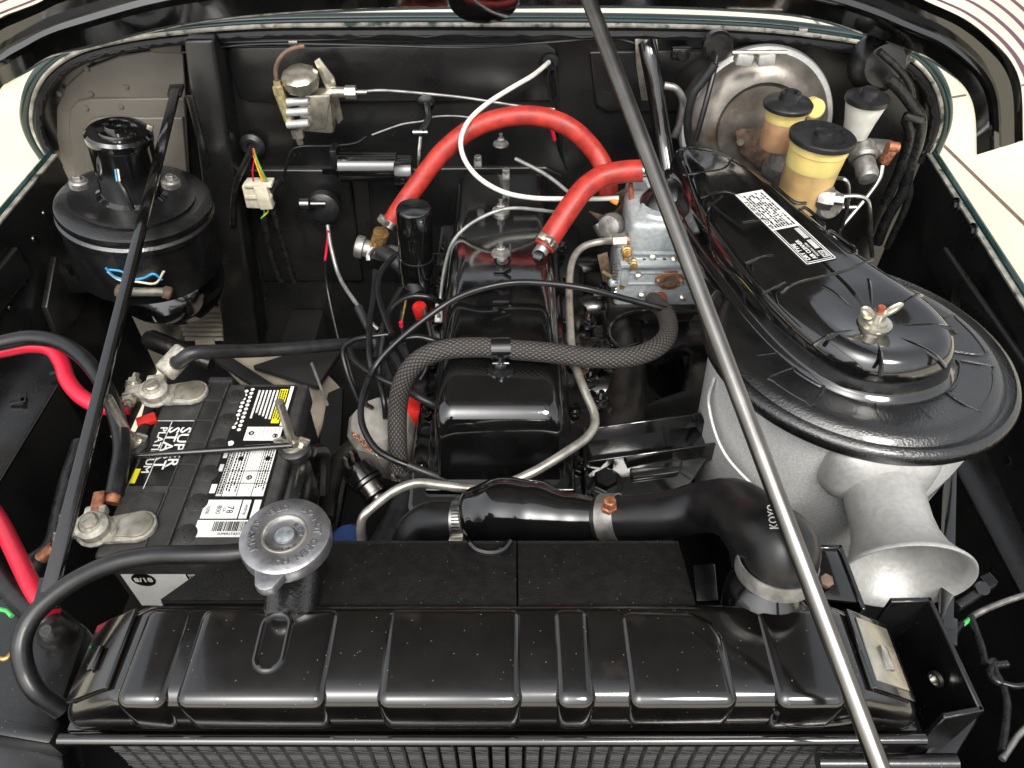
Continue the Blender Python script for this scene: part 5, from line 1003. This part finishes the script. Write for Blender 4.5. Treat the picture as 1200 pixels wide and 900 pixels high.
# terminals
def terminal(name, label, p, ang):
    o = root(name, label, 'battery terminal', p)
    d = V((math.cos(ang), math.sin(ang), 0)); n = V((-d.y, d.x, 0)); Z = V((0, 0, 1)); R3 = Matrix((d, n, Z)).transposed()
    lp_ = [(p + d * (.034 + .0185 * math.cos(a)) + n * .0185 * math.sin(a)) for a in [math.radians(-90 + 15 * k) for k in range(13)]] + [p + n * .014 - d * .012, p - n * .014 - d * .012]
    b = NB(); poly(b, [q + Z * .006 for q in lp_], -Z * .006, .0012, 2); obj('terminal_strap', b, 'lead', o)
    b = NB(); poly(b, [p + d * .032 + (q - p - d * .032) * .86 + Z * .0085 for q in lp_[:13]] + [p + d * .014 + n * .012 + Z * .0085, p + d * .014 - n * .012 + Z * .0085], -Z * .003, .001, 2); obj('strap_rim', b, 'zinc', o)
    q = p - d * .008 + Z * .004
    b = NB(); lathe(b, q, (.1, -.15, 1), [(.0185, 0), (.019, .003), (.0165, .006), (.016, .015), (.0125, .018), (.0115, .0185), (.011, .0165), (.003, .0165)], 16); obj('terminal_clamp', b, 'lead', o, ang=25)
    b = NB(); lathe(b, q + Z * .015, (.1, -.15, 1), [(.0085, 0), (.0085, .006), (.007, .0075)], 18); box(b, q + Z * .0228, (.012, .0018, .0006), Matrix.Rotation(.9, 3, 'Z')); obj('clamp_screw', b, 'zinc', o)
    b = NB(); box(b, q - d * .022 + Z * .008, (.022, .020, .013), R3, .003); box(b, q + n * .017 + Z * .009, (.022, .012, .012), R3, .003); obj('clamp_jaw', b, 'lead', o)
    c = q - d * .026 + Z * .010
    for s_ in (-1, 1): b = NB(); lathe(b, c + n * s_ * .010, n * s_, [(.0105, 0), (.0105, .0015), (.0085, .002), (.0085, .009), (.007, .010)], 6); obj('clamp_nut', b, 'zinc', o)
    b = NB(); cyl(b, c - n * .026, c + n * .030, .0045, n=12); obj('terminal_bolt', b, 'zinc', o)
    return o, q, d, n
o, q, d, n = terminal('battery_terminal', 'corroded battery terminal at the rear with black heavy cable', PZ(228, 462, ZB + .002) + V((-.035, -.005, 0)), .15)
b = NB(); cyl(b, q + V((.008, .02, .018)), q + V((.028, .050, .028)), .014, n=18, bev=.002); obj('cable_lug', b, 'lead', o)
b = NB(); cyl(b, q + V((-.06, -.03, .004)), q + V((-.022, -.016, .010)), .007, n=12); obj('copper_lug', b, 'copper', o)
b = NB(); box(b, q + V((-.002, -.035, -.006)), (.022, .014, .008), Matrix.Rotation(.5, 3, 'Z'), .002); obj('felt_washer', b, 'red_plastic', o)
hose('earth_cable', 'heavy black battery cable running from the rear terminal toward the engine', 'cable', [q + V((.018, .035, .023)), PZ(210, 424, .93), PZ(225, 414, .94), PZ(250, 412, .93), PZ(300, 411, .90), PZ(350, 408, .88), PZ(395, 404, .86), PZ(430, 404, .84)], .0088, 'rubber', seg=14)
o, q, d, n = terminal('battery_terminal', 'corroded battery terminal at the front corner with copper strands', PZ(155, 620, ZB + .002) + V((-.026, -.004, 0)), .15)
b = NB(); box(b, q + V((-.004, .026, .012)), (.012, .03, .006), Matrix.Rotation(.2, 3, 'Z'), .002); obj('copper_lug', b, 'copper', o)
b = NB(); cyl(b, q + V((-.03, -.022, .004)), q + V((-.045, -.032, -.004)), .008, n=12); box(b, q + V((-.02, -.006, .019)), (.012, .008, .003), None, .001); obj('copper_lug', b, 'copper', o)
hose('starter_cable', 'short black cable below the front battery terminal', 'cable', [q + V((-.042, -.03, -.002)), q + V((-.055, -.04, -.02)), q + V((-.06, -.05, -.06))], .009, 'rubber')
b = NB(); tube(b, [PZ(176, 478, ZB - .012), PZ(170, 500, ZB - .004), PZ(160, 520, ZB - .002), PZ(148, 545, ZB - .003), PZ(140, 575, ZB - .008), PZ(136, 592, ZB - .015)], .007, 10); tag(obj('terminal_boot_strap', b, 'rubber'), 'folded black rubber cover strip along the battery side', 'rubber cover')
# hold-down
hd = root('battery_clamp', 'black battery hold-down bar with tall pale threaded bolts', 'battery clamp', PZ(250, 530, ZB))
L_, R_ = PZ(160, 534, ZB + .014), PZ(343, 522, ZB + .014)
b = NB(); cyl(b, L_, R_, .0036, n=10); obj('clamp_bar', b, 'satin_black', hd)
for p, top_ in ((PZ(155, 518, ZB + .004), (128, 446)), (PZ(344, 523, ZB + .004), (321, 463))):
    b = NB(); cyl(b, p - V((0, 0, .10)), V((p.x, p.y, ZB + .078)), .0048, n=12); obj('clamp_bolt', b, 'zinc', hd)
    b = NB(); lathe(b, p, (0, 0, 1), [(.018, -.012), (.018, -.002), (.014, .001)], 20); obj('clamp_pad', b, 'rubber', hd)
    b = NB(); lathe(b, p, (0, 0, 1), [(.0125, 0), (.012, .0025), (.008, .004), (.007, .011)], 20)
    for s in (-1, 1): box(b, p + V((s * .013, 0, .008)), (.013, .004, .013), Matrix.Rotation(s * .5, 3, 'Y'), .0018)
    obj('wing_nut', b, 'zinc', hd)
b = NB(); box(b, (BX1 + .012, .515, ZB - .04), (.022, .07, .07), None, .008); tube(b, [V((BX1 + .02, .56, ZB - .01)), V((BX1 + .026, .58, ZB - .04)), V((BX1 + .024, .55, ZB - .08))], .008, 8); obj('clamp_bracket', b, 'satin_black', hd)
b = NB(); poly(b, [PZ(x, y, .76) for x, y in ((360, 505), (386, 590), (360, 600), (345, 560))], V((0, 0, -.02)), .002); tag(obj('battery_tray', b, 'grey_plastic'), 'grey battery tray edge under the battery side', 'battery tray')
b = NB(); box(b, ((BX0 + BX1) / 2, (BY0 + BY1) / 2, ZB - .212), (.2, .28, .012), None, .003); tag(obj('battery_tray', b, 'satin_black'), 'black steel tray carrying the battery', 'battery tray')
# heavy cables on the left
hose('power_cable', 'red heavy power cable curving across the left wing to the battery', 'cable', [PZ(x, y, z) for x, y, z in ((-40, 415, .92), (0, 411, .92), (35, 405, .925), (60, 409, .925), (72, 425, .92), (80, 447, .915), (97, 466, .91), (122, 477, .905), (152, 477, .90))], .0094, 'red_cable', seg=16)
hose('power_cable', 'grey black heavy cable arching over the red one down to the front terminal', 'cable', [PZ(x, y, z) for x, y, z in ((-40, 410, .93), (0, 402, .935), (35, 396, .94), (68, 401, .94), (98, 420, .94), (122, 452, .93), (137, 490, .92), (143, 525, .915), (138, 560, .91), (134, 580, .905))], .0094, 'hose_black', seg=16)
b = NB(); cyl(b, PZ(136, 572, .905), PZ(131, 590, .90), .0075, n=12); tag(obj('copper_lug', b, 'copper'), 'bare copper cable end above the front battery terminal', 'cable lug')
hose('lamp_cable', 'thick red cable slanting down beside the radiator hose loop', 'cable', [PZ(x, y, z) for x, y, z in ((-30, 565, .90), (0, 612, .92), (18, 648, .935), (38, 688, .945), (60, 720, .94))], .0084, 'red_cable', seg=14)
hose('lamp_cable', 'thick dark grey cable below the slanting red cable', 'cable', [PZ(x, y, z) for x, y, z in ((-25, 640, .90), (0, 678, .92), (18, 700, .93), (40, 718, .935), (70, 735, .93))], .0088, 'rubber', seg=14)
hose('loom_strap', 'frayed black wiring sleeve beside the battery', 'cable', [PZ(x, y, .82) for x, y in ((95, 520), (82, 560), (72, 600), (62, 640), (30, 665))], .011, 'tape_black')
for L, m, lab in (([(0, 714), (8, 716), (14, 722)], 'wire_green', 'green wire end at the left front corner'), ([(-5, 770), (6, 772), (14, 765)], 'brass', 'brown brass terminal at the left front corner')):
    hose('corner_wire', lab, 'wire', [PZ(x, y, .95) for x, y in L], .002, m)
# right-hand wires
rw = root('wing_wires', 'loose black and clear wires along the right inner wing', 'wiring', PZ(1150, 740, .85))
for L, r, m in (([(1205, 696), (1180, 704), (1155, 714), (1140, 722)], .0032, 'dull_steel'), ([(1140, 722), (1134, 727), (1128, 732)], .0024, 'wire_green'), ([(1128, 730), (1120, 740), (1117, 748)], .003, 'hose_black'), ([(1137, 722), (1143, 738), (1150, 758), (1154, 778)], .004, 'tape_black'), ([(1156, 778), (1165, 775), (1160, 790), (1172, 800), (1165, 782), (1180, 778)], .004, 'tape_black'), ([(1176, 806), (1180, 825), (1178, 850), (1174, 880)], .004, 'tape_black'), ([(1205, 850), (1190, 866), (1174, 890)], .003, 'dull_steel'), ([(1172, 800), (1190, 804), (1206, 802)], .003, 'hose_black')):
    wire('loom_wire', [PZ(x, y, .86) for x, y in L], r, m, rw)
b = NB(); box(b, PZ(1142, 698, .87), (.055, .008, .012), Matrix.Rotation(.5, 3, 'Z'), .002); lathe(b, PZ(1150, 690, .876), (0, -.3, 1), [(.007, 0), (.007, .003), (.004, .003)], 14)
for k in range(5): box(b, PZ(1154 + k * 2.4, 682 - k * 1.2, .876), (.0015, .012, .002), Matrix.Rotation(.3, 3, 'Z'))
obj('cable_clip', b, 'satin_black', rw)
for k in range(0):   # loose dark leads behind the battery and under the leads
    x = 340 + k * 14; L = [(x, 330), (x + random.uniform(-8, 12), 370), (x + random.uniform(0, 20), 420), (x + random.uniform(10, 30), 480)]
    hose('chassis_lead', 'thin black lead hanging in the dark gap between battery and engine', 'wire', [PY(px, py, 1.12 - .06 * i) for i, (px, py) in enumerate(L)], .003, 'hose_black', 'chassis leads')
